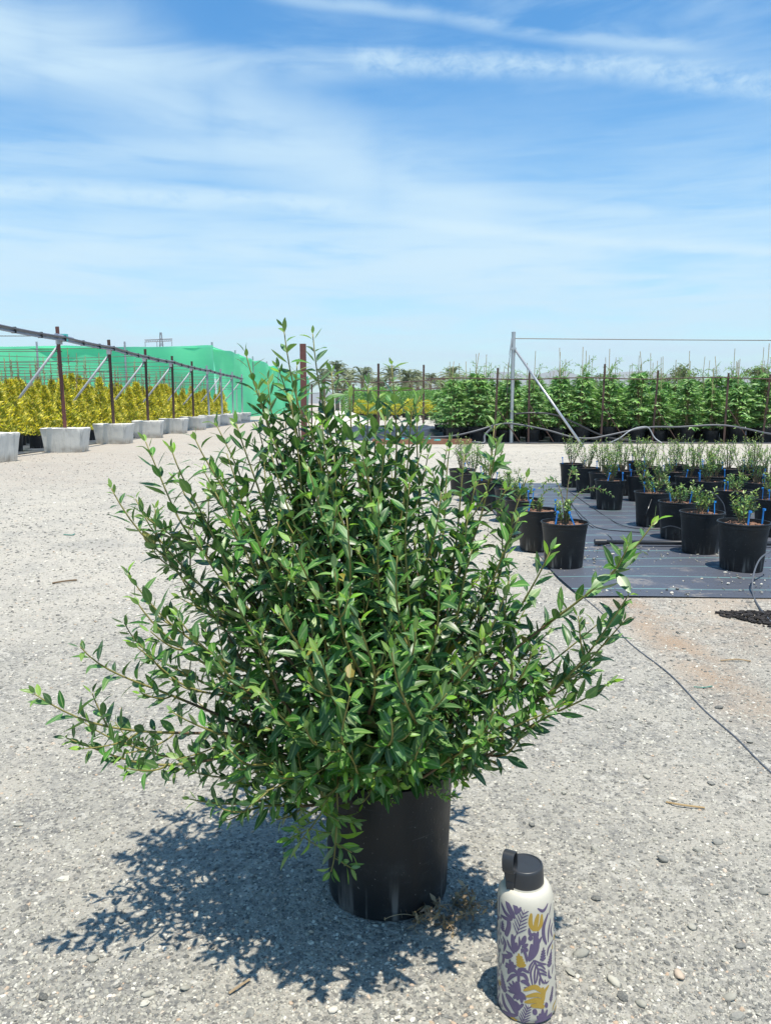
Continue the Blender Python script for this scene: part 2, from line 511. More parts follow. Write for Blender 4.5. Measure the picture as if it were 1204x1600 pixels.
class MB:
    def __init__(s):
        s.v = []; s.f = []; s.m = []; s.nv = 0

    def raw(s, V, F, mi=0):
        V = np.asarray(V, float).reshape(-1, 3)
        s.v.append(V)
        b = s.nv
        for f in F:
            s.f.append(tuple(int(i) + b for i in f)); s.m.append(mi)
        s.nv += len(V)

    def tube(s, pts, rad, n=6, mi=0, cap=True):
        pts = np.asarray([tuple(p) for p in pts], float)
        k = len(pts)
        rad = np.full(k, rad, float) if np.isscalar(rad) else np.asarray(rad, float)
        tang = np.gradient(pts, axis=0)
        tang /= np.linalg.norm(tang, axis=1)[:, None] + 1e-12
        ref = np.array([0, 0, 1.]) if abs(tang[0][2]) < .9 else np.array([1., 0, 0])
        a = np.cross(tang[0], ref); a /= np.linalg.norm(a)
        V = []
        ang = np.arange(n) * 2 * math.pi / n
        for i in range(k):
            a = a - tang[i] * a.dot(tang[i]); a /= np.linalg.norm(a) + 1e-12
            b = np.cross(tang[i], a)
            V.append(pts[i] + rad[i] * (np.cos(ang)[:, None] * a + np.sin(ang)[:, None] * b))
        V = np.concatenate(V)
        F = []
        for i in range(k - 1):
            for j in range(n):
                j2 = (j + 1) % n
                F.append((i * n + j, i * n + j2, (i + 1) * n + j2, (i + 1) * n + j))
        if cap:
            F.append(tuple(range(n))[::-1]); F.append(tuple((k - 1) * n + j for j in range(n)))
        s.raw(V, F, mi)

    def lathe(s, prof, n=32, mi=0, cap0=True, cap1=True, wob=None):
        ang = np.arange(n) * 2 * math.pi / n
        V = []
        for (r, z) in prof:
            rr = r if wob is None else r * (1 + wob(ang, z))
            V.append(np.stack([rr * np.cos(ang), rr * np.sin(ang), np.full(n, z)], 1))
        V = np.concatenate(V)
        F = []
        for i in range(len(prof) - 1):
            for j in range(n):
                j2 = (j + 1) % n
                F.append((i * n + j, i * n + j2, (i + 1) * n + j2, (i + 1) * n + j))
        if cap0: F.append(tuple(range(n))[::-1])
        if cap1: F.append(tuple((len(prof) - 1) * n + j for j in range(n)))
        s.raw(V, F, mi)

    def box(s, c, size, mi=0, mtx=None):
        hx, hy, hz = [x / 2 for x in size]
        V = np.array([(x, y, z) for z in (-hz, hz) for y in (-hy, hy) for x in (-hx, hx)])
        if mtx is not None:
            V = V @ np.array(mtx.to_3x3()).T
        V = V + np.array(tuple(c))
        s.raw(V, [(0, 2, 3, 1), (4, 5, 7, 6), (0, 1, 5, 4), (2, 6, 7, 3), (0, 4, 6, 2), (1, 3, 7, 5)], mi)

    def mesh(s, name, mats, smooth=False, flat_over=None):
        me = bpy.data.meshes.new(name)
        V = np.concatenate(s.v) if s.v else np.zeros((0, 3))
        me.from_pydata(V.tolist(), [], s.f)
        for m_ in (mats if isinstance(mats, (list, tuple)) else [mats]):
            me.materials.append(M[m_] if isinstance(m_, str) else m_)
        me.polygons.foreach_set('material_index', s.m)
        if smooth:
            me.polygons.foreach_set('use_smooth', [True] * len(s.f))
            if flat_over:
                me.set_sharp_from_angle(angle=R(flat_over))
        me.update()
        return me

    def build(s, name, mats, parent=None, loc=(0, 0, 0), smooth=False, flat_over=None):
        return link(name, s.mesh(name, mats, smooth, flat_over), parent, loc)


def copy_tree(o, parent=None):
    c = o.copy(); COL.objects.link(c); c.parent = parent
    for ch in o.children:
        copy_tree(ch, c)
    return c


def bezier(a, b, c, d, n):
    t = np.linspace(0, 1, n)[:, None]
    a, b, c, d = [np.array(tuple(x), float) for x in (a, b, c, d)]
    return (1 - t) ** 3 * a + 3 * (1 - t) ** 2 * t * b + 3 * (1 - t) * t * t * c + t ** 3 * d


def smooth_path(pts, n=8):
    """Catmull-Rom through points"""
    p = [np.array(tuple(x), float) for x in pts]
    p = [2 * p[0] - p[1]] + p + [2 * p[-1] - p[-2]]
    out = []
    for i in range(1, len(p) - 2):
        for t in np.linspace(0, 1, n, endpoint=False):
            a, b, c, d = p[i - 1:i + 3]
            out.append(.5 * ((2 * b) + (-a + c) * t + (2 * a - 5 * b + 4 * c - d) * t * t + (-a + 3 * b - 3 * c + d) * t ** 3))
    out.append(p[-2])
    return np.array(out)


def unit(v):
    v = np.asarray(v, float)
    return v / (np.linalg.norm(v) + 1e-12)


def mesh_fast(name, V, F, mats, mi=None, smooth=False):
    """big meshes of uniform polygons from arrays"""
    V = np.asarray(V, np.float32); F = np.asarray(F, np.int32)
    me = bpy.data.meshes.new(name)
    k = F.shape[1]
    me.vertices.add(len(V)); me.vertices.foreach_set('co', V.ravel())
    me.loops.add(F.size); me.loops.foreach_set('vertex_index', F.ravel())
    me.polygons.add(len(F))
    me.polygons.foreach_set('loop_start', np.arange(len(F), dtype=np.int32) * k)
    me.polygons.foreach_set('loop_total', np.full(len(F), k, np.int32))
    for m_ in mats: me.materials.append(M[m_])
    if mi is not None: me.polygons.foreach_set('material_index', np.asarray(mi, np.int32))
    if smooth: me.polygons.foreach_set('use_smooth', np.ones(len(F), bool))
    me.update(calc_edges=True)
    me.validate()
    return me


# ================================================================== THE SETTING
gm = MB()
gm.raw([(-5200, -300, 0), (5200, -300, 0), (5200, 5200, 0), (-5200, 5200, 0)], [(0, 1, 2, 3)])
ground = gm.build('ground', 'gravel_ground')
tag(ground, 'pale compacted gravel yard and dusty track', kind='structure')

# black woven ground cloth: right plot, far right plot, left plot, centre plot


def sheet(name, x0, x1, y0, y1, z, label, nx=40, ny=40, amp=.006, seed=1):
    r_ = np.random.default_rng(seed)
    xs = np.linspace(x0, x1, nx); ys = np.linspace(y0, y1, ny)
    X, Y = np.meshgrid(xs, ys)
    ph = r_.uniform(0, 6.28, 8)
    Z = z + amp * (.5 + .5 * np.sin(X * 3.1 + ph[0] + 1.3 * np.sin(Y * 2.2 + ph[1]))) * (.5 + .5 * np.sin(Y * 4.3 + ph[2] + np.sin(X * 1.7 + ph[3])))
    X = X + .012 * np.sin(Y * 5 + ph[4]) * (X == x0)
    Y = Y + .012 * np.sin(X * 4 + ph[5]) * (Y == y0)
    V = np.stack([X, Y, Z], -1).reshape(-1, 3)
    idx = np.arange(nx * ny).reshape(ny, nx)
    F = np.stack([idx[:-1, :-1], idx[:-1, 1:], idx[1:, 1:], idx[1:, :-1]], -1).reshape(-1, 4)
    o = link(name, mesh_fast(name, V, F, ['weed_mat'], smooth=True))
    tag(o, label, kind='structure')
    return o


sheet('weed_mat', 1.0, 7.0, 3.87, 9.6, .006, 'black woven ground cloth under the young potted shrubs', 120, 120, .014, 1)
sheet('weed_mat', 1.15, 16, 19.2, 27, .006, 'black ground cloth under the feathery green hedge', 40, 30, .02, 2)
sheet('weed_mat', -26, -7.15, 11.0, 46, .006, 'black ground cloth under the golden conifers', 40, 50, .02, 3)

# ------------------------------------------------------------------ mountains
mb = MB()
r_ = np.random.default_rng(3)
N = 260
ph = r_.uniform(0, 6.28, 12)
for (Y0, base, amp, sd) in ((4300, 165, 70, 0),):
    xs = np.linspace(-4600, 4600, N)
    prof = base + amp * (np.sin(xs / 620 + 1.2) * .45 + np.sin(xs / 233 + ph[1]) * .25 + np.sin(xs / 97 + ph[2]) * .14 + np.sin(xs / 41 + ph[3]) * .07)
    ux = xs / Y0
    env = np.clip((ux - .02) / .1, 0, 1) * .55 + np.clip((-ux - .25) / .2, 0, 1) * .4 + .25
    prof = prof * env * 1.22
    rows = []
    for k, fz in enumerate((0, .35, .7, 1.0, .6, 0)):
        yo = (-600, -380, -170, 0, 150, 420)[k]
        rows.append(np.stack([xs, np.full(N, Y0 + yo) + 60 * np.sin(xs / 83 + k * 2 + ph[4]), prof * fz * (1 + .06 * np.sin(xs / 55 + k * 3)) - (2 if fz == 0 else 0)], 1))
    V = np.concatenate(rows)
    F = []
    for k in range(5):
        for j in range(N - 1):
            F.append((k * N + j, k * N + j + 1, (k + 1) * N + j + 1, (k + 1) * N + j))
    mb.raw(V, F)
mo = mb.build('mountains', 'mountain_rock', smooth=True)
tag(mo, 'faint blue mountain range on the horizon', kind='structure')

# ------------------------------------------------------------------ haze
hz = MB()
hz.box((0, 2400, 149), (10800, 5800, 300))
hm = bpy.data.materials.new('air'); hm.use_nodes = True
t = NT(hm.node_tree)
o_ = t.node('ShaderNodeOutputMaterial')
pv = t.node('ShaderNodeVolumePrincipled')
pv.inputs['Color'].default_value = (.86, .92, 1.0, 1)
pv.inputs['Density'].default_value = 0.00015
pv.inputs['Anisotropy'].default_value = .1
t.l.new(pv.outputs[0], o_.inputs['Volume'])
hz = hz.build('haze', hm)
tag(hz, 'thin summer haze over the plain', kind='stuff')

# ------------------------------------------------------------------ electricity pylon


def make_pylon():
    Y = 420.0
    b = P(251, 630, Y); b.z = 0
    root = empty('electricity_pylon', (b.x, Y, 0))
    tag(root, 'grey lattice electricity pylon far behind the green net', 'pylon')
    H = 36.0
    px = Y / 1200.0

    def lattice(a, c, w0, w1, n, m_):
        a = np.array(a); c = np.array(c)
        ax = unit(c - a)
        s1 = np.array([0, 1., 0]); s2 = unit(np.cross(ax, s1))
        cs = []
        for k in range(n + 1):
            f = k / n
            ctr = a + (c - a) * f; w_ = w0 + (w1 - w0) * f
            cs.append([ctr + w_ * (sx * s1 + sy * s2) for sx, sy in ((-1, -1), (1, -1), (1, 1), (-1, 1))])
        for k in range(n):
            for q in range(4):
                m_.tube([cs[k][q], cs[k + 1][q]], .16, 4)
                m_.tube([cs[k][q], cs[k + 1][(q + 1) % 4]], .1, 4)
    m1 = MB(); lattice((2.2, 0, 0), (1.6, 0, 38.5), 2.6, .35, 14, m1); m1.build('tower', 'pylon_steel', root)
    m2 = MB()
    lattice((-7.0, 0, 34.0), (7.6, 0, 34.6), .55, .55, 12, m2)
    m2.build('cross_arm', 'pylon_steel', root)
    for x in (-6.9, -.6, 7.4):
        m3 = MB(); m3.tube([(x, 0, 33.6), (x, 0, 29.8)], .16, 5); m3.build('insulator', 'pylon_steel', root)
    m4 = MB(); lattice((-3.5, 0, 0), (-4.2, 0, 30.5), 2.0, .3, 12, m4); m4.build('tower', 'pylon_steel', root)


make_pylon()

# ------------------------------------------------------------------ green shade net house
NX, NY0, NY1, NZ = -10.2, 46.5, 104.0, 4.35
root = empty('shade_net_house', (NX, NY0, 0))
tag(root, 'large green shade net enclosure behind the golden conifers', 'net house')


def netwall(a, b, h, parent, name, nx, nz, sag, seed):
    r_ = np.random.default_rng(seed)
    a = np.array(a, float); b = np.array(b, float)
    d = b - a; nrm = unit(np.cross(d, (0, 0, 1)))
    p = r_.uniform(0, 6.28, 6)
    V = []
    for j in range(nz):
        for i in range(nx):
            f = i / (nx - 1); g = j / (nz - 1)
            L = f * np.linalg.norm(d)
            top = h - sag * abs(math.sin(L / 4.2 * math.pi)) + .05 * math.sin(L * .7 + p[0])
            pt = a + d * f + np.array([0, 0, .01 + top * g])
            pt = pt + nrm * (.08 * math.sin(L * .9 + p[1] + 1.5 * g) * (g - .0) + .06 * math.sin(L * 2.3 + 4 * g + p[2]) + .1 * math.sin(5 * g + L * .5))
            V.append(pt)
    idx = np.arange(nx * nz).reshape(nz, nx)
    F = np.stack([idx[:-1, :-1], idx[:-1, 1:], idx[1:, 1:], idx[1:, :-1]], -1).reshape(-1, 4)
    V = np.array(V) - np.array([NX, NY0, 0])
    return link(name, mesh_fast(name, V, F, ['shade_net'], smooth=True), parent)


netwall((NX - 34, NY0, 0), (NX, NY0, 0), NZ, root, 'net_front', 90, 16, .04, 1)
netwall((NX, NY0, 0), (NX, NY1, 0), NZ + .05, root, 'net_side', 110, 16, .1, 2)
mb = MB()
V = []
nx_, ny_ = 30, 40
for j in range(ny_):
    for i in range(nx_):
        x = -34 + 34 * i / (nx_ - 1); y = (NY1 - NY0) * j / (ny_ - 1)
        V.append((x, y, NZ - .1 + .05 * math.sin(x * .75) * math.sin(y * .6)))
idx = np.arange(nx_ * ny_).reshape(ny_, nx_)
F = np.stack([idx[:-1, :-1], idx[:-1, 1:], idx[1:, 1:], idx[1:, :-1]], -1).reshape(-1, 4)
link('net_roof', mesh_fast('net_roof', np.array(V), F, ['shade_net'], smooth=True), root)
for k in range(9):
    m_ = MB(); m_.tube([(-.12, k * 7.1 + .2, 0), (-.12, k * 7.1 + .2, NZ + .25)], .06, 8); m_.build('post', 'dull_galvanised', root)
for k in range(1, 7):
    m_ = MB(); m_.tube([(-k * 5.2, -.14, 0), (-k * 5.2, -.14, NZ + .25)], .06, 8); m_.build('post', 'dull_galvanised', root)

# ------------------------------------------------------------------ trees far off


def leaf_quads(C, D, N_, L, W):
    """diamond leaves: centres C, directions D, normals N_, length L, width W -> verts, quads"""
    D = D / (np.linalg.norm(D, axis=1)[:, None] + 1e-9)
    S = np.cross(D, N_); S /= np.linalg.norm(S, axis=1)[:, None] + 1e-9
    L = np.asarray(L)[:, None]; W = np.asarray(W)[:, None]
    a = C; b = C + D * L * .45 + S * W * .5; c = C + D * L; d = C + D * L * .45 - S * W * .5
    V = np.stack([a, b, c, d], 1).reshape(-1, 3)
    F = np.arange(len(C) * 4).reshape(-1, 4)
    return V, F


def round_tree(name, label, loc, rx, h, seed, n=3600, trunk=1.2, group=None, shape='dome'):
    r_ = np.random.default_rng(seed)
    root = empty(name, loc)
    tag(root, label, 'tree', group)
    m_ = MB()
    m_.tube([(0, 0, 0), (.05, .03, trunk), (.1, 0, h * .55)], [rx * .07, rx * .05, rx * .02], 8)
    for k in range(7):
        a = k * .9 + r_.uniform(0, .5)
        m_.tube([(.02, 0, trunk * .9), (rx * .4 * math.cos(a), rx * .4 * math.sin(a), h * .5), (rx * .7 * math.cos(a), rx * .7 * math.sin(a), h * .7)], [rx * .03, rx * .02, rx * .008], 5)
    m_.build('trunk', 'bark', root)
    cl = []
    for k in range(46):
        a = r_.uniform(0, 6.28); q = r_.uniform(.0, 1) ** .5
        if shape == 'dome':
            zz = r_.uniform(.25, 1); rr = rx * math.sqrt(max(0, 1 - ((zz - .3) / .72) ** 2)) * q
            cl.append((rr * math.cos(a), rr * math.sin(a), zz * h * .93, rx * r_.uniform(.16, .28)))
        else:
            zz = r_.uniform(.05, 1); rr = rx * (1 - zz) ** .6 * q
            cl.append((rr * math.cos(a), rr * math.sin(a), zz * h * .95, rx * .4))
    cl = np.array(cl)
    pick = r_.integers(0, len(cl), n)
    d = r_.normal(size=(n, 3)); d /= np.linalg.norm(d, axis=1)[:, None]
    rad = cl[pick, 3] * r_.uniform(.5, 1.0, n) ** .4
    C = cl[pick, :3] + d * rad[:, None] * np.array([1, 1, .8])
    C[:, 2] = np.maximum(C[:, 2], .12 * h)
    nn = d + r_.normal(size=(n, 3)) * .5 + np.array([0, 0, .4])
    V, F = leaf_quads(C, np.cross(nn, r_.normal(size=(n, 3))), nn, r_.uniform(.6, 1.3, n) * rx * .085, r_.uniform(.5, 1, n) * rx * .055)
    o = link('crown', mesh_fast('crown', V, F, ['tree_leaf']), root)
    o['kind'] = 'stuff'
    return root


def ground_at(px, Y):
    p = P(px, 630, Y); return (p.x, Y, 0)


round_tree('round_tree', 'wide olive green domed tree beyond the feathery hedge', ground_at(1062, 92), 3.3, 5.5, 11)
round_tree('round_tree', 'olive green tree behind the hedge at the right frame edge', ground_at(1178, 88), 2.8, 5.1, 12)
round_tree('round_tree', 'low dark tree behind the hedge right of the galvanised pole', ground_at(940, 95), 2.2, 4.6, 13)
round_tree('round_tree', 'small rounded tree behind the hedge beside the galvanised pole', ground_at(868, 120), 2.4, 4.7, 14)
round_tree('cypress_tree', 'thin dark pointed cypress between the two olive green domed trees', ground_at(1116, 105), .8, 6.2, 15, 1500, shape='cone')
for i, (px, Y, rx, h) in enumerate(((712, 150, 3.2, 7.2), (744, 170, 3.4, 7.4), (655, 190, 4, 7.6))):
    round_tree('round_tree', 'dark rounded tree among the far palms, %s from the left' % ['second', 'third', 'first'][i], ground_at(px, Y), rx, h, 20 + i, 1800, group='dark trees among the far palms')


def make_palm(seed, h):
    r_ = np.random.default_rng(seed)
    root = empty('palm_tree', (0, 0, 0))
    m_ = MB()
    m_.tube([(0, 0, 0), (.05, .03, h * .5), (.02, .05, h)], [.3, .24, .26], 8)
    m_.build('trunk', 'palm_trunk', root)
    Cs, Ds, Ns, Ls, Ws = [], [], [], [], []
    st = MB()
    for k in range(42):
        a = r_.uniform(0, 6.28); e = r_.uniform(-.35, 1.35)
        L = r_.uniform(2.0, 2.7)
        d0 = np.array([math.cos(a) * math.cos(e), math.sin(a) * math.cos(e), math.sin(e)])
        out = np.array([math.cos(a), math.sin(a), 0])
        p0 = np.array([.02, .05, h])
        pts = bezier(p0, p0 + d0 * L * .35, p0 + d0 * L * .7 + np.array([0, 0, -.1]), p0 + d0 * L * .85 + out * .25 + np.array([0, 0, -.75]), 10)
        st.tube(pts, np.linspace(.04, .012, 10), 4)
        tg = np.gradient(pts, axis=0)
        side = np.cross(out, (0, 0, 1))
        for i in range(2, 10):
            for q in range(2):
                for s_ in (-1, 1):
                    Cs.append(pts[i] - tg[i] * .5 * q); dd = unit(tg[i]) * .6 + side * s_ * .8 + np.array([0, 0, -.15])
                    Ds.append(dd); Ns.append(np.array([0, 0, 1]) + .4 * side * s_ + r_.normal(size=3) * .2)
                    Ls.append(.62 * (1.1 - abs(i - 5) / 9)); Ws.append(.09)
    st.build('frond_rib', 'palm_leaf', root)['kind'] = 'stuff'
    V, F = leaf_quads(np.array(Cs), np.array(Ds), np.array(Ns), Ls, Ws)
    o = link('crown', mesh_fast('palm_crown', V, F, ['palm_leaf']), root)
    o['kind'] = 'stuff'
    return root


protos = [make_palm(1, 4.2), make_palm(2, 5.0)]
palms = [(505, 100), (527, 108), (546, 120), (566, 106), (583, 132), (610, 122), (632, 112), (652, 126), (672, 116), (690, 138), (706, 122), (724, 148), (536, 84), (598, 92), (640, 88)]
palms.sort()
for i, (px, Y) in enumerate(palms):
    o = protos[i] if i < 2 else copy_tree(protos[i % 2])
    g = ground_at(px, Y)
    o.location = (g[0], g[1], -.3 if Y > 95 else -1.6)
    o.rotation_euler = (0, 0, i * 1.3)
    s_ = 1.0 + .12 * math.sin(i * 2.1)
    o.scale = (s_, s_, s_)
    tag(o, 'date palm in the far grove, %s counting from the left' % ORD[i], 'palm', 'palms of the far grove')

# ================================================================== LEFT PLOT: posts, rail, conifers
SLOPE = -.045


def rowx(Y): return -6.62 + SLOPE * (Y - 16)


POSTY = [13.3] + [16 + 3.28 * k for k in range(9)]


def block_mesh(seed):
    r_ = np.random.default_rng(seed)
    m_ = MB()
    n = 40
    prof = [(.0, .01, 1), (.36, .0, 1), (.375, .02, 1), (.395, .2, 1), (.42, .4, 1), (.435, .47, 1), (.43, .49, 1), (.41, .497, 1), (0.0, .49, 1)]
    ang = np.arange(n) * 2 * math.pi / n
    # rounded square section with shallow grooves left by the mould
    sq = 1 / (np.abs(np.cos(ang)) ** 9 + np.abs(np.sin(ang)) ** 9) ** (1 / 9)
    gro = np.ones(n)
    for g_ in r_.integers(0, n, 5): gro[g_] = .955
    V = []
    for (r0, z, _) in prof:
        rr = r0 * sq * (gro if .01 < z < .48 else 1)
        V.append(np.stack([rr * np.cos(ang) * 1.0, rr * np.sin(ang) * .8, np.full(n, z) + (r_.normal(size=n) * .004 if z > .46 else 0)], 1))
    V = np.concatenate(V)
    F = []
    for i in range(len(prof) - 1):
        for j in range(n):
            j2 = (j + 1) % n
            F.append((i * n + j, i * n + j2, (i + 1) * n + j2, (i + 1) * n + j))
    m_.raw(V, F)
    return m_.mesh('concrete_block', 'concrete', True, 40)


blocks = [block_mesh(40 + k) for k in range(3)]
for i, Y in enumerate(POSTY):
    x = rowx(Y) if i else -6.86
    root = empty('trellis_post', (x, Y, 0))
    if i == 0:
        lab = 'post in the concrete block cut by the left frame edge'
    else:
        lab = 'trellis post with slanting brace in a concrete block, %s from the left' % ORD[i]
    tag(root, lab, 'post', 'trellis posts in concrete blocks')
    b = link('concrete_block', blocks[i % 3], root); b.rotation_euler = (0, 0, R((-14, 4, -6, 9, -3)[i % 5]))
    m_ = MB()
    steel = 'red_oxide_steel' if i in (0, 1) else ('rusty_steel' if i < 6 else 'dull_galvanised')
    lean = (-.0, -.06, -.03, .0, .02)[i % 5]
    # L section steel post
    m_.box((0, 0, 1.52), (.075, .012, 2.05)); m_.box((-.0315, .0375, 1.52), (.012, .062, 2.05))
    p_ = m_.build('post', steel, root); p_.rotation_euler = (0, R(lean * 20), 0)
    m_ = MB()
    m_.tube([(-.03, .02, 2.2), (-.95, .05, 1.1), (-1.92, .08, .0)], .028, 8)
    m_.build('brace', 'dull_galvanised', root, smooth=True)
    m_ = MB(); m_.box((-.03, .0, 2.24), (.1, .1, .1)); m_.build('clamp', 'dull_galvanised', root)
    # cross wires running back over the plot
    for z_, dz in ((2.36, .02), (2.05, -.03), (1.78, 0.0)):
        pts = [(-.0, .05, z_)]
        for k in range(1, 9):
            pts.append((-k * 2.0, .05, z_ + .05 * math.sin(k * 1.7 + i) - .02))
        m_ = MB(); m_.tube(pts, .008, 4); m_.build('cross_wire', 'wire', root)

# the bundle of irrigation pipes carried along the posts
root = empty('irrigation_pipe', (rowx(16), 16, 2.33))
tag(root, 'grey irrigation pipe bundle strapped along the tops of the left posts', 'pipe')
org = np.array(root.location)
pts = [(-6.95, 9.0, 2.36)] + [((rowx(Y) if i else -6.86) + .06, Y, 2.36 - .03 * (i % 2)) for i, Y in enumerate(POSTY)]
full = []
for a, b in zip(pts[:-1], pts[1:]):
    a = np.array(a); b = np.array(b)
    for k in range(6):
        f = k / 6
        full.append(a + (b - a) * f - np.array([0, 0, .018 * 4 * f * (1 - f)]))
full.append(np.array(pts[-1]))
full = np.array(full) - org
for dx, dz, rr, mm in ((0, 0, .032, 'grey_pipe'), (.015, -.058, .022, 'grey_pipe'), (.05, .0, .018, 'dusty_pipe')):
    m_ = MB(); m_.tube(full + np.array([dx, 0, dz]), rr, 8); m_.build('pipe', mm, root, smooth=True)
for k in range(2, len(full) - 1, 2):
    m_ = MB(); m_.box(full[k] + np.array([.015, 0, -.025]), (.09, .02, .115)); m_.build('cable_tie', 'black_pipe', root)
m_ = MB(); m_.box(np.array([.03, .12, .0]), (.13, .09, .15)); m_.build('tape', 'turquoise_tape', root)
m_ = MB(); m_.tube([(.02, -.25, .0), (.02, .55, -.01)], .06, 8); m_.build('coupling', 'grey_pipe', root)


def pot_mesh(rt, rb, h, n=28, name='pot', wob=0.0):
    m_ = MB()
    t_ = .004
    prof = [(rb * .9, .006), (rb, .0), (rb + .002, .004), (rt - .012, h * .86), (rt - .006, h * .885), (rt - .006, h * .9), (rt - .006, h - .014), (rt, h - .01), (rt + .002, h - .004), (rt, h), (rt - t_ * 1.6, h), (rt - t_ * 2, h - .03), (rb * .95, .02)]
    m_.lathe(prof, n, cap0=True, cap1=True)
    return m_.mesh(name, 'black_plastic_pot', True, 35)


def soil_mesh(r, z, seed, matn='potting_soil'):
    r_ = np.random.default_rng(seed)
    m_ = MB()
    n = 22
    ang = np.arange(n) * 2 * math.pi / n
    V = [(0, 0, z + .012)]
    for k in range(1, 6):
        rr = r * k / 5
        for a in ang:
            V.append((rr * math.cos(a), rr * math.sin(a), z + .012 * (1 - k / 5) + (r_.normal() * .005 if k < 5 else 0)))
    F = [(0, 1 + j, 1 + (j + 1) % n) for j in range(n)]
    for k in range(4):
        for j in range(n):
            F.append((1 + k * n + j, 1 + (k + 1) * n + j, 1 + (k + 1) * n + (j + 1) % n, 1 + k * n + (j + 1) % n))
    m_.raw(V, F)
    for q in range(60):
        a = r_.uniform(0, 6.28); rr = r * .93 * math.sqrt(r_.uniform()); s_ = r_.uniform(.003, .008)
        c = (rr * math.cos(a), rr * math.sin(a), z + .012 * (1 - rr / r) + s_ * .4)
        rot = Matrix.Rotation(r_.uniform(0, 3), 3, 'Z') @ Matrix.Rotation(r_.uniform(0, 1), 3, 'X')
        m_.box(c, (s_ * 2, s_ * 1.3, s_), mtx=rot)
    return m_.mesh('soil', matn)


big_pot = pot_mesh(.21, .175, .34, 22)
big_soil = soil_mesh(.198, .3, 5)


def gold_conifer(seed):
    r_ = np.random.default_rng(seed)
    root = empty('golden_conifer', (0, 0, 0))
    link('pot', big_pot, root); link('soil', big_soil, root)
    h0, H = .3, r_.uniform(1.42, 1.6)
    m_ = MB(); m_.tube([(0, 0, .28), (.01, 0, .8), (0, .01, H * .97)], [.016, .011, .003], 6); m_.build('stem', 'bark', root)
    n = 3400
    f = r_.uniform(0, 1, n) ** .95
    z = h0 + .04 + (H - h0) * f
    prof = .38 * (1 - f) ** .8 * (.82 + .18 * np.sin(f * 21 + seed)) + .01
    a = r_.uniform(0, 6.28, n)
    lob = 1 + .28 * np.sin(a * 5 + f * 23 + seed)
    q = r_.uniform(.25, 1, n) ** .6
    rr = prof * lob * q
    C = np.stack([rr * np.cos(a), rr * np.sin(a), z], 1)
    out = np.stack([np.cos(a), np.sin(a), np.zeros(n)], 1)
    tan_ = np.stack([-np.sin(a), np.cos(a), np.zeros(n)], 1)
    D = out * .4 + np.array([0, 0, .6]) + tan_ * r_.normal(size=(n, 1)) * .8 + r_.normal(size=(n, 3)) * .15
    N_ = out * .7 + np.array([0, 0, .8]) + r_.normal(size=(n, 3)) * .45
    L = r_.uniform(.06, .14, n) * (1 - .3 * f); W = L * r_.uniform(.16, .3, n)
    V, F = leaf_quads(C, D, N_, L, W)
    mi = np.where(q + r_.normal(size=n) * .16 < .8, 1, 0)
    o = link('foliage', mesh_fast('foliage', V, F, ['conifer_gold', 'conifer_lime'], mi), root)
    o['kind'] = 'stuff'
    m_ = MB()
    tip = r_.uniform(1.95, 2.35)
    m_.tube([(.03, .02, .3), (.035, .02, 1.3), (.05, .03, tip)], .008, 5)
    m_.build('cane', 'bamboo_cane', root)
    # a thin wispy leader tied to the cane
    k = 60
    zz = r_.uniform(H * .9, tip - .2, k)
    C = np.stack([.04 + r_.normal(size=k) * .012, .02 + r_.normal(size=k) * .012, zz], 1)
    D = r_.normal(size=(k, 3)) * .4 + np.array([0, 0, 1])
    V, F = leaf_quads(C, D, r_.normal(size=(k, 3)), r_.uniform(.04, .09, k), r_.uniform(.008, .02, k))
    o = link('leader', mesh_fast('leader', V, F, ['dry_leaf']), root); o['kind'] = 'stuff'
    return root


gold = [gold_conifer(100 + k) for k in range(4)]
used = [False] * 4
ridx = 0
r_ = np.random.default_rng(55)
for row in range(6):
    k = 0
    Y = 12.4 + (row % 2) * .42
    while Y < 43:
        X = -7.72 - row * .86 + SLOPE * (Y - 16) + r_.normal() * .05
        d = 602 + X / Y * 1200
        if d > -45 and (row < 4 or Y > 24):
            v_ = int(r_.integers(0, 4))
            if not used[v_]:
                o = gold[v_]; used[v_] = True
            else:
                o = copy_tree(gold[v_])
            o.location = (X, Y + r_.normal() * .05, .01)
            o.rotation_euler = (0, 0, r_.uniform(0, 6.28))
            s_ = r_.uniform(.8, 1.14)
            o.scale = (s_ * r_.uniform(.95, 1.1), s_, s_)
            if row == 0:
                lab = 'golden conifer in black pot, %s in the front row behind the concrete blocks' % ORD[min(k, 33)]
                k += 1
            elif row == 1:
                lab = 'golden conifer, %s from the near end of the second row' % ORD[min(k, 33)]
                k += 1
            else:
                lab = 'golden conifer with tall cane in the crowded rows behind the second row'
            tag(o, lab, 'conifer', 'golden conifers of the left plot' if row < 2 else 'golden conifers of the rear rows')
        Y += .92 if row < 2 else 1.15

# ================================================================== RIGHT PLOT: feathery hedge


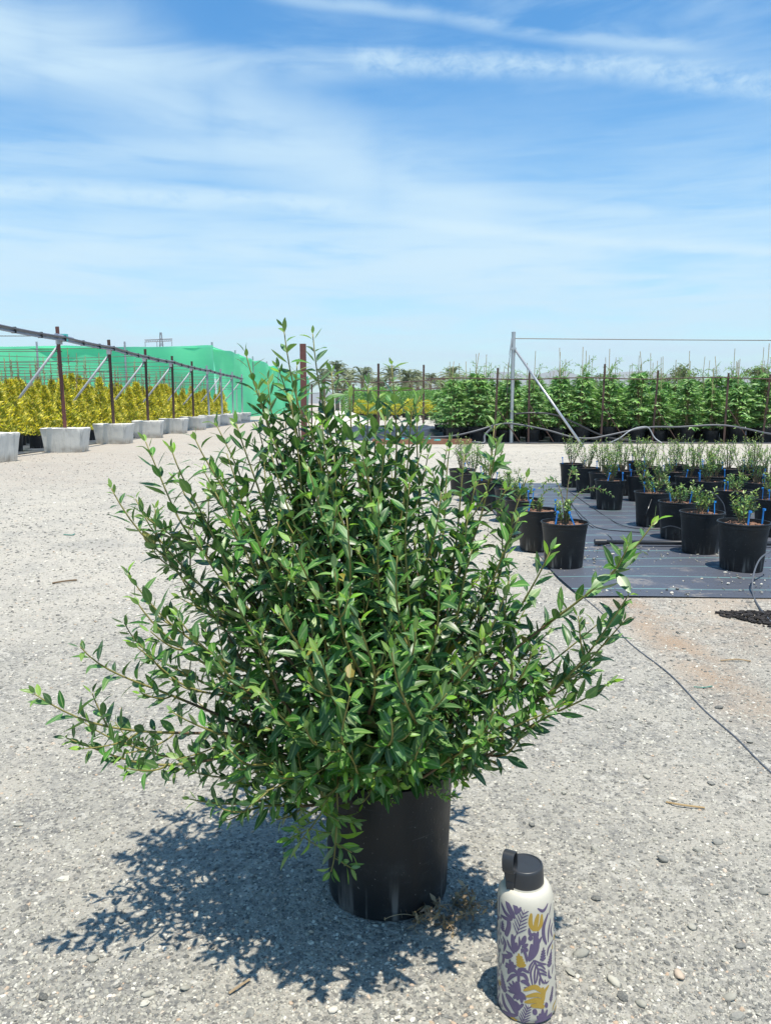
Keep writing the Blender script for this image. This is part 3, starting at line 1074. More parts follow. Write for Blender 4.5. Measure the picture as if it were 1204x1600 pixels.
def hedge_plant(seed):
    r_ = np.random.default_rng(seed)
    root = empty('feathery_shrub', (0, 0, 0))
    link('pot', big_pot, root); link('soil', big_soil, root)
    H = r_.uniform(1.36, 1.6)
    m_ = MB(); m_.tube([(0, 0, .28), (.02, 0, .9), (0, .01, H * 1.02)], [.02, .014, .003], 6)
    Cs, Ds, Ns, Ls, Ws, Mi = [], [], [], [], [], []
    for k in range(135):
        f = r_.uniform(0, 1)
        z = .36 + (H - .4) * f
        a = r_.uniform(0, 6.28)
        L = (.10 + .40 * (1 - f) ** .75) * r_.uniform(.6, 1.15) * (1 if f > .12 else .8)
        out = np.array([math.cos(a), math.sin(a), 0])
        up = r_.uniform(.05, .9) + .5 * f * f
        p0 = np.array([0.01, 0, z])
        pts = bezier(p0, p0 + (out + np.array([0, 0, up])) * L * .4, p0 + (out + np.array([0, 0, up * .8])) * L * .75, p0 + out * L * 1.0 + np.array([0, 0, up * L * .7 - .05]), 9)
        m_.tube(pts, np.linspace(.006, .002, 9), 3, cap=False)
        tg = np.gradient(pts, axis=0)
        side = np.cross(out, (0, 0, 1))
        for i in range(2, 9):
            for s_ in (-1, 1):
                Cs.append(pts[i]); Ds.append(unit(tg[i]) * .7 + side * s_ * r_.uniform(.4, 1.0) + np.array([0, 0, r_.uniform(-.5, .1)]))
                Ns.append(np.array([0, 0, .75]) + out * .6 + r_.normal(size=3) * .3)
                Ls.append(r_.uniform(.09, .18)); Ws.append(r_.uniform(.02, .036)); Mi.append(1 if i > 5 and r_.uniform() < .65 else 0)
    # thin arching leader above the top
    for q in range(r_.integers(2, 6)):
        a = r_.uniform(0, 6.28)
        p0 = np.array([0, 0, H * .97]); out = np.array([math.cos(a), math.sin(a), 0])
        pts = bezier(p0, p0 + np.array([0, 0, .15]), p0 + np.array([0, 0, .3]) + out * .05, p0 + out * .25 + np.array([0, 0, r_.uniform(.15, .42)]), 9)
        m_.tube(pts, .003, 3, cap=False)
        tg = np.gradient(pts, axis=0)
        for i in range(1, 9):
            for s_ in range(3):
                Cs.append(pts[i]); Ds.append(unit(tg[i]) + r_.normal(size=3) * .6); Ns.append(r_.normal(size=3))
                Ls.append(r_.uniform(.05, .1)); Ws.append(.014); Mi.append(1)
    m_.build('stem', 'nursery_stem', root)
    V, F = leaf_quads(np.array(Cs), np.array(Ds), np.array(Ns), Ls, Ws)
    o = link('foliage', mesh_fast('foliage', V, F, ['hedge_leaf', 'hedge_tip'], Mi), root); o['kind'] = 'stuff'
    m_ = MB(); m_.tube([(.04, -.03, .3), (.04 + r_.normal() * .02, -.03, 1.3), (.04 + r_.normal() * .04, -.03, r_.uniform(1.95, 2.3))], .008, 5)
    m_.build('cane', 'bamboo_cane', root)
    return root


hedge = [hedge_plant(200 + k) for k in range(5)]
used = [False] * 5
r_ = np.random.default_rng(66)
hedge_sets = [(1.75, 10.4, 19.75, 'front', 'hedge')]
for row in range(7):
    k = 0
    X = 1.78 + (row % 2) * .3
    Y = 19.85 + row * .82
    while X < 11.2 + row * .3:
        v_ = int(r_.integers(0, 5))
        if not used[v_]:
            o = hedge[v_]; used[v_] = True
        else:
            o = copy_tree(hedge[v_])
        o.location = (X + r_.normal() * .05, Y + r_.normal() * .05, .012)
        o.rotation_euler = (0, 0, r_.uniform(0, 6.28))
        s_ = r_.uniform(.86, 1.12)
        o.scale = (s_, s_, s_ * r_.uniform(.92, 1.08))
        if row == 0:
            lab = 'feathery green potted shrub, %s from the left in the hedge front row' % ORD[k]; k += 1
        elif row == 1:
            lab = 'feathery green shrub, %s from the left in the hedge second row' % ORD[k]; k += 1
        else:
            lab = 'feathery green staked shrub standing behind the two front rows of the right hedge'
        tag(o, lab, 'shrub', 'feathery shrubs of the front rows' if row < 2 else 'feathery shrubs of the rear rows')
        X += .66 if row < 2 else .78

# rusty angle posts with their rail in the hedge
hx = [(772, 576), (825, 580), (938, 570), (1018, 580), (1130, 584), (1190, 586)]
for i, (px, ty) in enumerate(hx):
    Y = 19.42 + .05 * (i % 2)
    b = P(px, 690, Y); top = P(px, ty, Y)
    root = empty('hedge_post', (b.x, Y, 0))
    tag(root, 'rusty angle iron post in the hedge, %s from the left' % ORD[i], 'post', 'rusty posts of the right hedge')
    m_ = MB(); h = top.z + .02
    m_.box((0, 0, h / 2), (.05, .008, h)); m_.box((.021, .025, h / 2), (.008, .042, h))
    p_ = m_.build('post', 'rusty_steel', root); p_.rotation_euler = (0, R((1.5, -.6, .8, 2.2, .5, 3)[i]), 0)
    m_ = MB(); m_.tube([(0, -.03, .95), (.62, -.06, .03)], .012, 5); m_.build('brace', 'rusty_steel', root)
root = empty('hedge_rail', (P(772, 630, 19.4).x, 19.4, 1.6))
tag(root, 'thin rusty rail running level along the front of the hedge', 'rail')
a = 1.0 - root.location.x; pts = []
for k in range(24):
    x = 1.0 + k * .45
    pts.append((x - root.location.x, .0, .02 * math.sin(k * .9) + .005 * k * .2))
m_ = MB(); m_.tube(pts, .016, 6); m_.build('rail', 'rusty_steel', root)

# galvanised pole with its stay and wire
pole_b = G(798, 692); PY = pole_b.y
top = P(801, 520, PY)
root = empty('galvanised_pole', (pole_b.x, PY, 0))
tag(root, 'tall galvanised pole with a slanting stay tube in front of the hedge', 'pole')
m_ = MB(); m_.tube([(0, 0, 0), (0, 0, top.z)], .05, 16); m_.lathe([(.054, top.z), (.054, top.z + .02), (.02, top.z + .03)], 16)
m_.build('pole', 'galvanised_steel', root, smooth=True, flat_over=40)
f_ = G(911, 699); att = P(806, 548, PY)
m_ = MB(); m_.tube([(att.x - pole_b.x - .02, -.04, att.z), (f_.x - pole_b.x, f_.y - PY, .0)], .03, 10); m_.build('stay', 'galvanised_steel', root, smooth=True)
m_ = MB(); m_.box((0, 0, att.z + .05), (.13, .13, .05)); m_.box((-.07, -.03, att.z + .1), (.03, .03, .4), mtx=Matrix.Rotation(.12, 3, 'Y')); m_.build('collar', 'galvanised_steel', root)
wz = P(806, 529, PY).z
pts = [(k * 1.2, -.02 - .05 * k, wz - .13 * math.sin(math.pi * k / 16) * .6) for k in range(17)]
m_ = MB(); m_.tube(pts, .011, 5); m_.build('wire', 'wire', root)
m_ = MB(); m_.tube([(-.06, -.02, wz - .1), (-.12, .0, att.z - .6), (-.13, .03, .9)], .007, 4); m_.build('tie_wire', 'wire', root)

# loose black supply pipes along the hedge foot


def loose_pipe(pxs, Y, rr, label, mm, name='supply_pipe', ground_end=None):
    pts = [np.array(P(x, y, Y - .1 * math.sin(i * 1.1))) for i, (x, y) in enumerate(pxs)]
    for p in pts: p[2] = max(p[2], rr + .01)
    c = pts[0].copy(); c[2] = 0
    root = empty(name, tuple(c))
    tag(root, label, 'pipe')
    m_ = MB(); m_.tube(smooth_path([p - c for p in pts], 8), rr, 8); m_.build('pipe', mm, root, smooth=True)


loose_pipe([(640, 684), (700, 682), (740, 674), (775, 664), (800, 662), (850, 671), (890, 682), (920, 685), (950, 680), (1010, 668), (1060, 667), (1120, 664), (1160, 669), (1204, 678), (1260, 683)], 19.15, .022,
           'long black supply pipe snaking in loops along the hedge foot', 'dusty_pipe')
loose_pipe([(802, 647), (830, 645), (865, 648), (900, 662), (945, 682), (1000, 690), (1060, 694)], 19.0, .02, 'thin dark pipe arching away from the galvanised pole', 'black_pipe')
loose_pipe([(950, 697), (968, 684), (985, 672), (1003, 667), (1013, 669), (1022, 684), (1034, 696)], 18.9, .014, 'grey hose bent into a hoop before the hedge', 'dull_galvanised')
loose_pipe([(735, 696), (745, 694), (756, 694), (757, 680), (768, 668), (772, 660)], 19.05, .03, 'short dark pipe elbow rising left of the galvanised pole', 'dusty_pipe')
# pale stones and beam lying at the pole's foot
# ------------------------------------------------------------------ CENTRE: red post, tarpaulin, beam, low plants
cb = G(475, 691)
root = empty('red_post', (cb.x, cb.y, 0))
tag(root, 'red brown steel post standing behind the middle of the big shrub', 'post')
h = P(473, 537, cb.y).z
m_ = MB(); m_.box((0, 0, h / 2), (.15, .012, h)); m_.box((-.069, .07, h / 2), (.012, .128, h)); m_.box((.069, .07, h / 2), (.012, .128, h)); m_.build('post', 'red_oxide_steel', root)
m_ = MB(); m_.box((0, .07, .012), (.3, .3, .024)); m_.build('base_plate', 'rusty_steel', root)

for i, (px, ty, by) in enumerate(((487, 600, 690), (500, 606, 688))):
    b = G(px, by)
    root = empty('thin_rod', (b.x, b.y, 0))
    tag(root, 'thin dark rod beside the red brown post, %s one' % ('nearer' if i == 0 else 'farther'), 'rod')
    m_ = MB(); m_.tube([(0, 0, 0), (.02, 0, P(px, ty, b.y).z)], .022, 6); m_.build('rod', 'rusty_steel', root)

for i, (px, ty, by) in enumerate(((591, 568, 668), (661, 570, 662), (552, 600, 655), (640, 600, 650))):
    b = G(px, by)
    root = empty('field_post', (b.x, b.y, 0))
    tag(root, 'dark rusty field post beyond the black tarpaulin, %s' % ['left tall one', 'right tall one', 'short one at left', 'short one between'][i], 'post', 'rusty posts of the middle plot')
    h = P(px, ty, b.y).z
    m_ = MB(); m_.box((0, 0, h / 2), (.09, .02, h)); m_.box((.04, .04, h / 2), (.02, .07, h)); m_.build('post', 'rusty_steel', root)
Yw = G(591, 668).y
for i, (y0, lab) in enumerate(((594, 'upper level wire crossing the middle plot'), (607, 'lower level wire crossing the middle plot'))):
    a = P(505, y0, Yw); b = P(700, y0 - 2, Yw)
    root = empty('field_wire', tuple(a))
    tag(root, lab, 'wire')
    m_ = MB(); d = np.array(b - a)
    m_.tube([d * f + np.array([0, 0, -.12 * math.sin(f * 3.14)]) for f in np.linspace(0, 1, 12)], .022, 5); m_.build('wire', 'rusty_steel', root)

# pale earth heap seen past the red post
a = G(548, 664); b = G(500, 664)
root = empty('earth_heap', ((a.x + b.x) / 2, a.y + 1.4, 0))
tag(root, 'low pale earth heap behind the red brown post', 'earth heap')
r_ = np.random.default_rng(9)
n_, V = 26, []
for j in range(n_):
    for i in range(n_):
        u, v = i / (n_ - 1) * 2 - 1, j / (n_ - 1) * 2 - 1
        rr = math.hypot(u, v)
        hgt = .6 * max(0, 1 - rr ** 4) * (1 + .04 * math.sin(u * 7 + v * 3) + .03 * math.sin(v * 13 + u * 9))
        V.append((u * 1.5, v * 1.5, hgt - .01))
idx = np.arange(n_ * n_).reshape(n_, n_)
F = np.stack([idx[:-1, :-1], idx[:-1, 1:], idx[1:, 1:], idx[1:, :-1]], -1).reshape(-1, 4)
link('heap', mesh_fast('heap', V, F, ['pale_block'], smooth=True), root)

# black tarpaulin in folds over stacked trays, edged by a timber
c0 = G(548, 690); c1 = G(690, 690)
cy = c0.y
root = empty('black_tarpaulin', ((c0.x + c1.x) / 2, cy + 3, 0))
tag(root, 'crumpled black tarpaulin lying behind the timber edge', 'tarpaulin')
nx_, ny_ = 70, 60
wd = (c1.x - c0.x) + .9
V = []
for j in range(ny_):
    for i in range(nx_):
        x = -wd / 2 + wd * i / (nx_ - 1); y = -2.6 + 9 * j / (ny_ - 1)
        e = min(1, min(i, nx_ - 1 - i) / 4, min(j, ny_ - 1 - j) / 3)
        z = .012 + e * (.1 + .05 * math.sin(y * 3.1 + .6 * math.sin(x * 2)) + .05 * math.sin(y * 6.7 + 1.4 * math.sin(x * 3.1)) + .03 * math.sin(x * 7 + y * 2))
        V.append((x, y, max(.012, z)))
idx = np.arange(nx_ * ny_).reshape(ny_, nx_)
F = np.stack([idx[:-1, :-1], idx[:-1, 1:], idx[1:, 1:], idx[1:, :-1]], -1).reshape(-1, 4)
link('sheet', mesh_fast('sheet', V, F, ['black_pipe'], smooth=True), root)
for k, (px, py) in enumerate(((628, 684), (652, 685), (668, 684), (683, 686), (606, 685))):
    p = G(px, py, .2) - root.location
    m_ = MB(); m_.box((p.x, p.y, .18), (.1 + .05 * (k % 2), .08, .03), mtx=Matrix.Rotation(.3 * k, 3, 'Z')); m_.build('tape', 'turquoise_tape', root)
e0 = G(582, 695); e1 = G(735, 694)
root = empty('timber_beam', tuple((e0 + e1) / 2))
tag(root, 'reddish brown timber lying along the front of the black tarpaulin', 'timber')
m_ = MB(); L = (e1 - e0).length; m_.box((0, .06, .065), (L, .12, .13)); m_.build('beam', 'wood_beam', root)


# far low plants: golden shrubs and green potted shrubs
def low_shrub(seed, h, r0, mats, name, lmul=1.0):
    r_ = np.random.default_rng(seed)
    root = empty(name, (0, 0, 0))
    link('pot', big_pot, root)
    n = 700
    f = r_.uniform(0, 1, n)
    a = r_.uniform(0, 6.28, n)
    rr = r0 * np.sqrt(np.clip(1 - ((f - .4) / .62) ** 2, 0.02, 1)) * r_.uniform(.3, 1, n) ** .5
    C = np.stack([rr * np.cos(a), rr * np.sin(a), .3 + h * f], 1)
    D = np.stack([np.cos(a), np.sin(a), np.full(n, .7)], 1) + r_.normal(size=(n, 3)) * .5
    V, F = leaf_quads(C, D, r_.normal(size=(n, 3)) + np.array([0, 0, .6]), r_.uniform(.1, .2, n) * lmul, r_.uniform(.03, .06, n) * lmul)
    o = link('foliage', mesh_fast('foliage', V, F, mats, r_.integers(0, 2, n)), root); o['kind'] = 'stuff'
    m_ = MB(); m_.tube([(0, 0, .25), (0.02, 0, .3 + h * .7)], [.03, .01], 5); m_.build('stem', 'bark', root)
    return root


far_g = [low_shrub(300 + k, 1.7, .62, ['hedge_leaf', 'hedge_tip'], 'far_green_shrub', 1.2) for k in range(3)]
used = [False] * 3
r_ = np.random.default_rng(77)
for row in range(3):
    for k in range(12):
        v_ = int(r_.integers(0, 3))
        o = far_g[v_] if not used[v_] else copy_tree(far_g[v_]); used[v_] = True
        px = 545 + k * 14.5 + row * 5
        g = ground_at(px, 54 + row * 4)
        o.location = g; o.rotation_euler = (0, 0, r_.uniform(0, 6)); s_ = r_.uniform(.85, 1.08); o.scale = (s_, s_, s_)
        if row == 0:
            tag(o, 'far green potted shrub beyond the tarpaulin, %s from the left' % ORD[k], 'shrub', 'far green shrubs, front row')
        else:
            tag(o, 'far green shrub in the rows under the palms', 'shrub', 'far green shrubs of the rear rows')
far_y = [low_shrub(310 + k, .75, .38, ['conifer_gold', 'conifer_lime'], 'far_golden_shrub', .9) for k in range(2)]
used = [False] * 2
for k, px in enumerate((564, 574, 585, 598, 619, 642, 664, 676, 687)):
    o = far_y[k % 2] if not used[k % 2] else copy_tree(far_y[k % 2]); used[k % 2] = True
    o.location = ground_at(px, 47 + (k % 3) * .6); s_ = r_.uniform(.85, 1.15); o.scale = (s_, s_, s_)
    tag(o, 'small golden shrub in the far middle plot, %s from the left' % ORD[k], 'shrub', 'small golden shrubs of the middle plot')

# ================================================================== YOUNG POTTED SHRUBS ON THE MAT
npot = pot_mesh(.143, .112, .275, 36)
nsoil = [soil_mesh(.132, .252, 60 + k) for k in range(3)]


def stake(root, x, y, ang, h=.1):
    m_ = MB()
    rot = Matrix.Rotation(ang, 3, 'Y')
    top = rot @ Vector((0, 0, h))
    m_.box((x + top.x * .5, y, .25 + top.z * .5), (.008, .005, h), mtx=rot)
    m_.box((x + top.x * .93, y - .004, .25 + top.z * .93), (.014, .012, .012), mtx=rot)
    return m_.build('blue_stake', 'blue_plastic', root)


def young_shrub(seed, h, nst, spread, arch=None, lean=(0, 0), nleaf=26, lsize=.024):
    r_ = np.random.default_rng(seed)
    root = empty('young_shrub', (0, 0, 0))
    link('pot', npot, root); link('soil', nsoil[seed % 3], root)
    m_ = MB()
    Cs, Ds, Ns, Ls, Ws, Mi = [], [], [], [], [], []

    def shoot(p0, p1, p2, p3, r0, n_l, ls):
        pts = bezier(p0, p1, p2, p3, 14)
        m_.tube(pts, np.linspace(r0, r0 * .35, 14), 4, cap=False)
        tg = np.gradient(pts, axis=0)
        for i in range(n_l):
            f = .22 + .78 * i / n_l
            x = f * 13; k = min(int(x), 12); p = pts[k] + (pts[k + 1] - pts[k]) * (x - k)
            t_ = unit(tg[k])
            a = i * 2.4 + r_.uniform(0, .6)
            s1 = unit(np.cross(t_, (0.3, .2, .9))); s2 = np.cross(t_, s1)
            o_ = s1 * math.cos(a) + s2 * math.sin(a)
            Cs.append(p); Ds.append(t_ * .5 + o_ * .85); Ns.append(t_ * .8 - o_ * .4 + r_.normal(size=3) * .2 + np.array([0, 0, .3]))
            sz = ls * r_.uniform(.7, 1.15)
            Ls.append(sz); Ws.append(sz * .5); Mi.append(1 if f > .72 and r_.uniform() < .7 else (1 if r_.uniform() < .18 else 0))
        return pts

    for k in range(nst):
        a = k * 2.4 + r_.uniform(0, .5); rr = spread * r_.uniform(.25, 1)
        hh = h * r_.uniform(.6, 1.0)
        e = np.array([math.cos(a) * rr + lean[0], math.sin(a) * rr + lean[1], .26 + hh])
        b = np.array([math.cos(a) * .015, math.sin(a) * .015, .25])
        pts = shoot(b, b + np.array([math.cos(a) * rr * .3, math.sin(a) * rr * .3, hh * .35]), e - np.array([math.cos(a) * rr * .1, 0, hh * .35]), e, .004, nleaf, lsize)
        for q in range(2):
            j = int(r_.integers(4, 11)); p = pts[j]; aa = r_.uniform(0, 6.28)
            d = np.array([math.cos(aa), math.sin(aa), .9]) * hh * r_.uniform(.14, .24)
            shoot(p, p + d * .3, p + d * .7, p + d, .0022, 9, lsize * .9)
    for (dx, dy, hz_) in (arch or []):
        b = np.array([0, 0, .25]); e = np.array([dx, dy, .25 + hz_])
        pts = shoot(b, b + np.array([dx * .1, dy * .1, hz_ * 1.2 + .06]), b + np.array([dx * .6, dy * .6, hz_ * 1.3 + .06]), e, .004, 36, lsize)
    m_.build('stem', 'nursery_stem', root)
    V, F = leaf_quads(np.array(Cs), np.array(Ds), np.array(Ns), Ls, Ws)
    o = link('foliage', mesh_fast('foliage', V, F, ['nursery_leaf', 'nursery_tip'], Mi), root); o['kind'] = 'stuff'
    stake(root, -.055 + r_.normal() * .02, -.07, r_.normal() * .18); stake(root, .075 + r_.normal() * .02, -.05, r_.normal() * .18)
    return root


back = [young_shrub(410 + k, .36 + .03 * (k % 3), 10, .15, nleaf=26, lsize=.027) for k in range(5)]
low_ = [young_shrub(430 + k, .17 + .02 * k, 7, .12, lsize=.027) for k in range(4)]
used = {}


def put_shrub(proto, p, label, rz=0.0, s=1.0):
    if proto.name in used:
        o = copy_tree(proto)
    else:
        o = proto; used[proto.name] = 1
    o.location = (p[0], p[1], .012); o.rotation_euler = (0, 0, rz); o.scale = (s, s, s)
    tag(o, label, 'potted shrub', 'young shrubs in black pots on the ground cloth')
    return o


def at_pot(px, py):
    g = G(px, py); return (g.x, g.y + .112)


pA = young_shrub(450, .16, 6, .06, arch=[(.33, .12, .16), (-.1, .25, .2), (.12, .2, .26)], lsize=.027)
pG = young_shrub(451, .1, 4, .08, arch=[(.18, .12, .1)], lsize=.024)
put_shrub(pA, at_pot(886, 893), 'young shrub with arching shoots in the nearest pot at the cloth corner')
put_shrub(pG, at_pot(843, 865), 'sparse young shrub in pot just behind the cloth corner pot')
put_shrub(low_[0], at_pot(819, 842), 'low young shrub in pot, third from the cloth corner in the left line', 1)
put_shrub(low_[1], at_pot(800, 818), 'low young shrub in pot, fourth from the cloth corner in the left line', 2)
put_shrub(back[0], at_pot(765, 799), 'bushy young shrub in pot, fifth from the cloth corner in the left line', 0)
put_shrub(back[1], at_pot(740, 785), 'young shrub in pot, second from the far end of the left line', 2)
put_shrub(back[2], at_pot(722, 775), 'young shrub in pot at the far end of the left line', 1)
put_shrub(low_[2], at_pot(1170, 898), 'low young shrub in the nearest pot at the right frame edge', .5, 1.05)
put_shrub(low_[3], at_pot(1103, 870), 'low young shrub in pot, second from the front in the middle line', 1.4)
put_shrub(low_[0], at_pot(1065, 847), 'low young shrub in pot, third from the front in the middle line', 2.5)
put_shrub(low_[1], at_pot(1023, 826), 'low young shrub in pot, fourth from the front in the middle line', 3.0)
put_shrub(back[3], at_pot(956, 799), 'tall young shrub in a pot standing alone at the gap in the middle line', 0)
put_shrub(back[4], at_pot(944, 783), 'tall young shrub in pot directly behind the one standing alone', 1)
put_shrub(back[0], at_pot(920, 772), 'young shrub in pot, second from the far end of the middle line', 2.4)
put_shrub(back[1], at_pot(895, 763), 'young shrub in pot at the far left end of the middle line', 3.4)
rest = [(1036, 801), (1003, 786), (975, 776), (1080, 789), (1054, 777), (1108, 801), (1152, 822), (1187, 802), (1216, 842), (1165, 782), (1141, 772), (1120, 790), (1205, 786), (1090, 770), (1018, 768), (960, 764), (1180, 770), (1235, 800), (1000, 760), (1060, 763), (1115, 763)]
rest.sort(key=lambda q: (-q[1], q[0]))
r_ = np.random.default_rng(88)
for k, (px, py) in enumerate(rest):
    pr = back[int(r_.integers(0, 5))] if py < 820 else low_[int(r_.integers(0, 4))]
    put_shrub(pr, at_pot(px, py), 'young shrub in the crowded rear block of pots, %s nearest of them' % ORD[k], r_.uniform(0, 6.28), r_.uniform(.92, 1.05))

# pipe lying on the cloth, with end cap
a = G(935, 848, .03); b = G(1300, 851, .03)
root = empty('cloth_pipe', (a.x, a.y, .014))
tag(root, 'black irrigation pipe with end cap lying across the ground cloth', 'pipe')
m_ = MB(); m_.tube([(0, 0, .02), ((b.x - a.x) * .5, (b.y - a.y) * .5, .021), (b.x - a.x, b.y - a.y, .02)], .016, 10); m_.build('pipe', 'black_pipe', root, smooth=True)
m_ = MB(); m_.tube([(-.03, 0, .022), (.05, 0, .022)], .022, 12); m_.build('end_cap', 'black_pipe', root, smooth=True, flat_over=40)

drips = [
    ([(872, 770, 6.4, .35), (893, 790, 6.2, None), (915, 812, 6.1, 0), (938, 826, 5.9, 0), (1000, 832, 5.8, 0)], 'thin drip tube looping from the arching shrub to the right'),
    ([(890, 782, 6.0, .28), (905, 808, 5.8, None), (925, 824, 5.7, 0), (952, 838, 5.5, 0), (955, 848, 5.4, 0)], 'thin drip tube curling down to the pipe end cap'),
    ([(878, 760, 6.6, .42), (900, 776, 6.4, None), (935, 800, 6.3, 0), (975, 822, 6.0, 0), (1030, 828, 5.9, 0)], 'upper thin drip tube of the three crossing the bare cloth'),
    ([(1018, 778, 6.1, .3), (1010, 800, 6.0, None), (1005, 818, 5.9, 0), (1004, 828, 5.85, 0)], 'drip tube hanging over the fourth pot of the middle line'),
    ([(1034, 825, 5.5, .18), (1048, 822, 5.4, None), (1066, 828, 5.3, None), (1072, 838, 5.25, None), (1062, 846, 5.25, 0)], 'drip tube coiled against the third pot of the middle line'),
    ([(1090, 768, 6.4, .3), (1110, 768, 6.2, None), (1128, 785, 6.0, None), (1133, 805, 5.9, None)], 'drip tube arching over the rear block of pots'),
]
for (pp, lab) in drips:
    pts = []
    for (x, y, Y, z) in pp:
        if z == 0:
            g = G(x, y, .02); pts.append(np.array(g))
        else:
            pts.append(np.array(P(x, y, Y)))
    c = pts[0].copy(); c[2] = 0
    root = empty('drip_tube', tuple(c))
    tag(root, lab, 'tube', 'thin drip tubes')
    m_ = MB(); m_.tube(smooth_path([p - c for p in pts], 8), .0035, 5); m_.build('tube', 'black_pipe', root)
# the tube from the near right pot down over the gravel, and its black end in the gravel
pts = [P(1204, 860, 4.35), P(1186, 874, 4.2), P(1176, 900, 4.05), G(1176, 930, .01), G(1192, 958, .01), G(1230, 1000, .01)]
c = np.array(pts[3]); c[2] = 0
root = empty('drip_tube', tuple(c)); tag(root, 'pale drip tube bending from the right edge pot onto the gravel', 'tube', 'thin drip tubes')
m_ = MB(); m_.tube(smooth_path([np.array(p) - c for p in pts], 10), .0045, 6); m_.build('tube', 'dusty_pipe', root)
# cable along the ground in front of the mat
pts = [G(882, 905, .008), G(935, 958, .006), G(985, 1003, .006), G(1040, 1052, .007), G(1100, 1107, .006), G(1150, 1150, .006), G(1204, 1198, .006), G(1290, 1280, .006)]
c = np.array(pts[0]); c[2] = 0
root = empty('ground_cable', tuple(c)); tag(root, 'thin black cable half buried in gravel running from the cloth corner', 'cable')
m_ = MB(); m_.tube(smooth_path([np.array(p) - c + np.array([r_.normal() * .012, 0, -.004]) for p in pts], 10), .0026, 6); m_.build('cable', 'dusty_pipe', root)

# ================================================================== THE BIG POTTED SHRUB
PX, PY0 = .005, 1.487
POT_RT, POT_RB, POT_H = .131, .122, .276
shrub = empty('potted_shrub', (PX, PY0, 0))
tag(shrub, 'large bushy green shrub in a black plastic pot on the gravel', 'potted shrub')
m_ = MB()
prof = [(POT_RB * .9, .004), (POT_RB - .004, 0), (POT_RB, .004)]
for k in range(1, 12):
    f = k / 12; prof.append((POT_RB + (POT_RT - POT_RB) * f, POT_H * f))
prof += [(POT_RT, POT_H - .006), (POT_RT + .0025, POT_H - .005), (POT_RT + .003, POT_H - .001), (POT_RT + .001, POT_H), (POT_RT - .003, POT_H), (POT_RT - .006, POT_H - .02), (POT_RB * .95, .03)]
m_.lathe(prof, 72, wob=lambda a, z: .006 * np.sin(2 * a + 1.0) + .003 * np.sin(5 * a + z * 9))
m_.build('pot', 'black_plastic_pot', shrub, smooth=True, flat_over=40)
link('soil', soil_mesh(.123, POT_H - .03, 70, 'dark_soil'), shrub)

# leaf blades: a folded, slightly recurved lance shape


def leaf_verts(fold, curl, wid, twist=0.0):
    """unit leaf along +Y, face +Z; returns verts(15), quads/tris as quads (degenerate-free)"""
    ys = [0.0, .07, .2, .42, .66, .86, 1.0]
    ws = [.04, .10, .62, 1.0, .86, .44, .0]
    V = []
    for y, w_ in zip(ys, ws):
        hw = max(wid * .5 * w_, .010)
        zc = -curl * y * y
        tw = twist * y
        for s_ in (-1, 0, 1):
            x = s_ * hw; z = abs(s_) * hw * fold
            V.append((x * math.cos(tw) - z * math.sin(tw), y, zc + x * math.sin(tw) + z * math.cos(tw)))
    F = []
    for k in range(len(ys) - 1):
        for q in range(2):
            F.append((k * 3 + q, k * 3 + q + 1, (k + 1) * 3 + q + 1, (k + 1) * 3 + q))
    V = np.array(V)
    V[-3:, 0] *= .12
    return V, np.array(F)


def rib_attr(me):
    n = len(me.vertices)
    a = me.attributes.new('rib', 'FLOAT', 'POINT')
    a.data.foreach_set('value', np.tile(np.array([0, 1, 0], np.float32), n // 3))


LV = [leaf_verts(.18, .10, .37), leaf_verts(.28, .2, .33, .25), leaf_verts(.1, .02, .40, -.18), leaf_verts(.34, -.08, .35, .1), leaf_verts(.2, .28, .38, -.3),
      leaf_verts(.55, .34, .34, .5), leaf_verts(.08, -.12, .39, .0), leaf_verts(.28, .42, .35, -.5)]

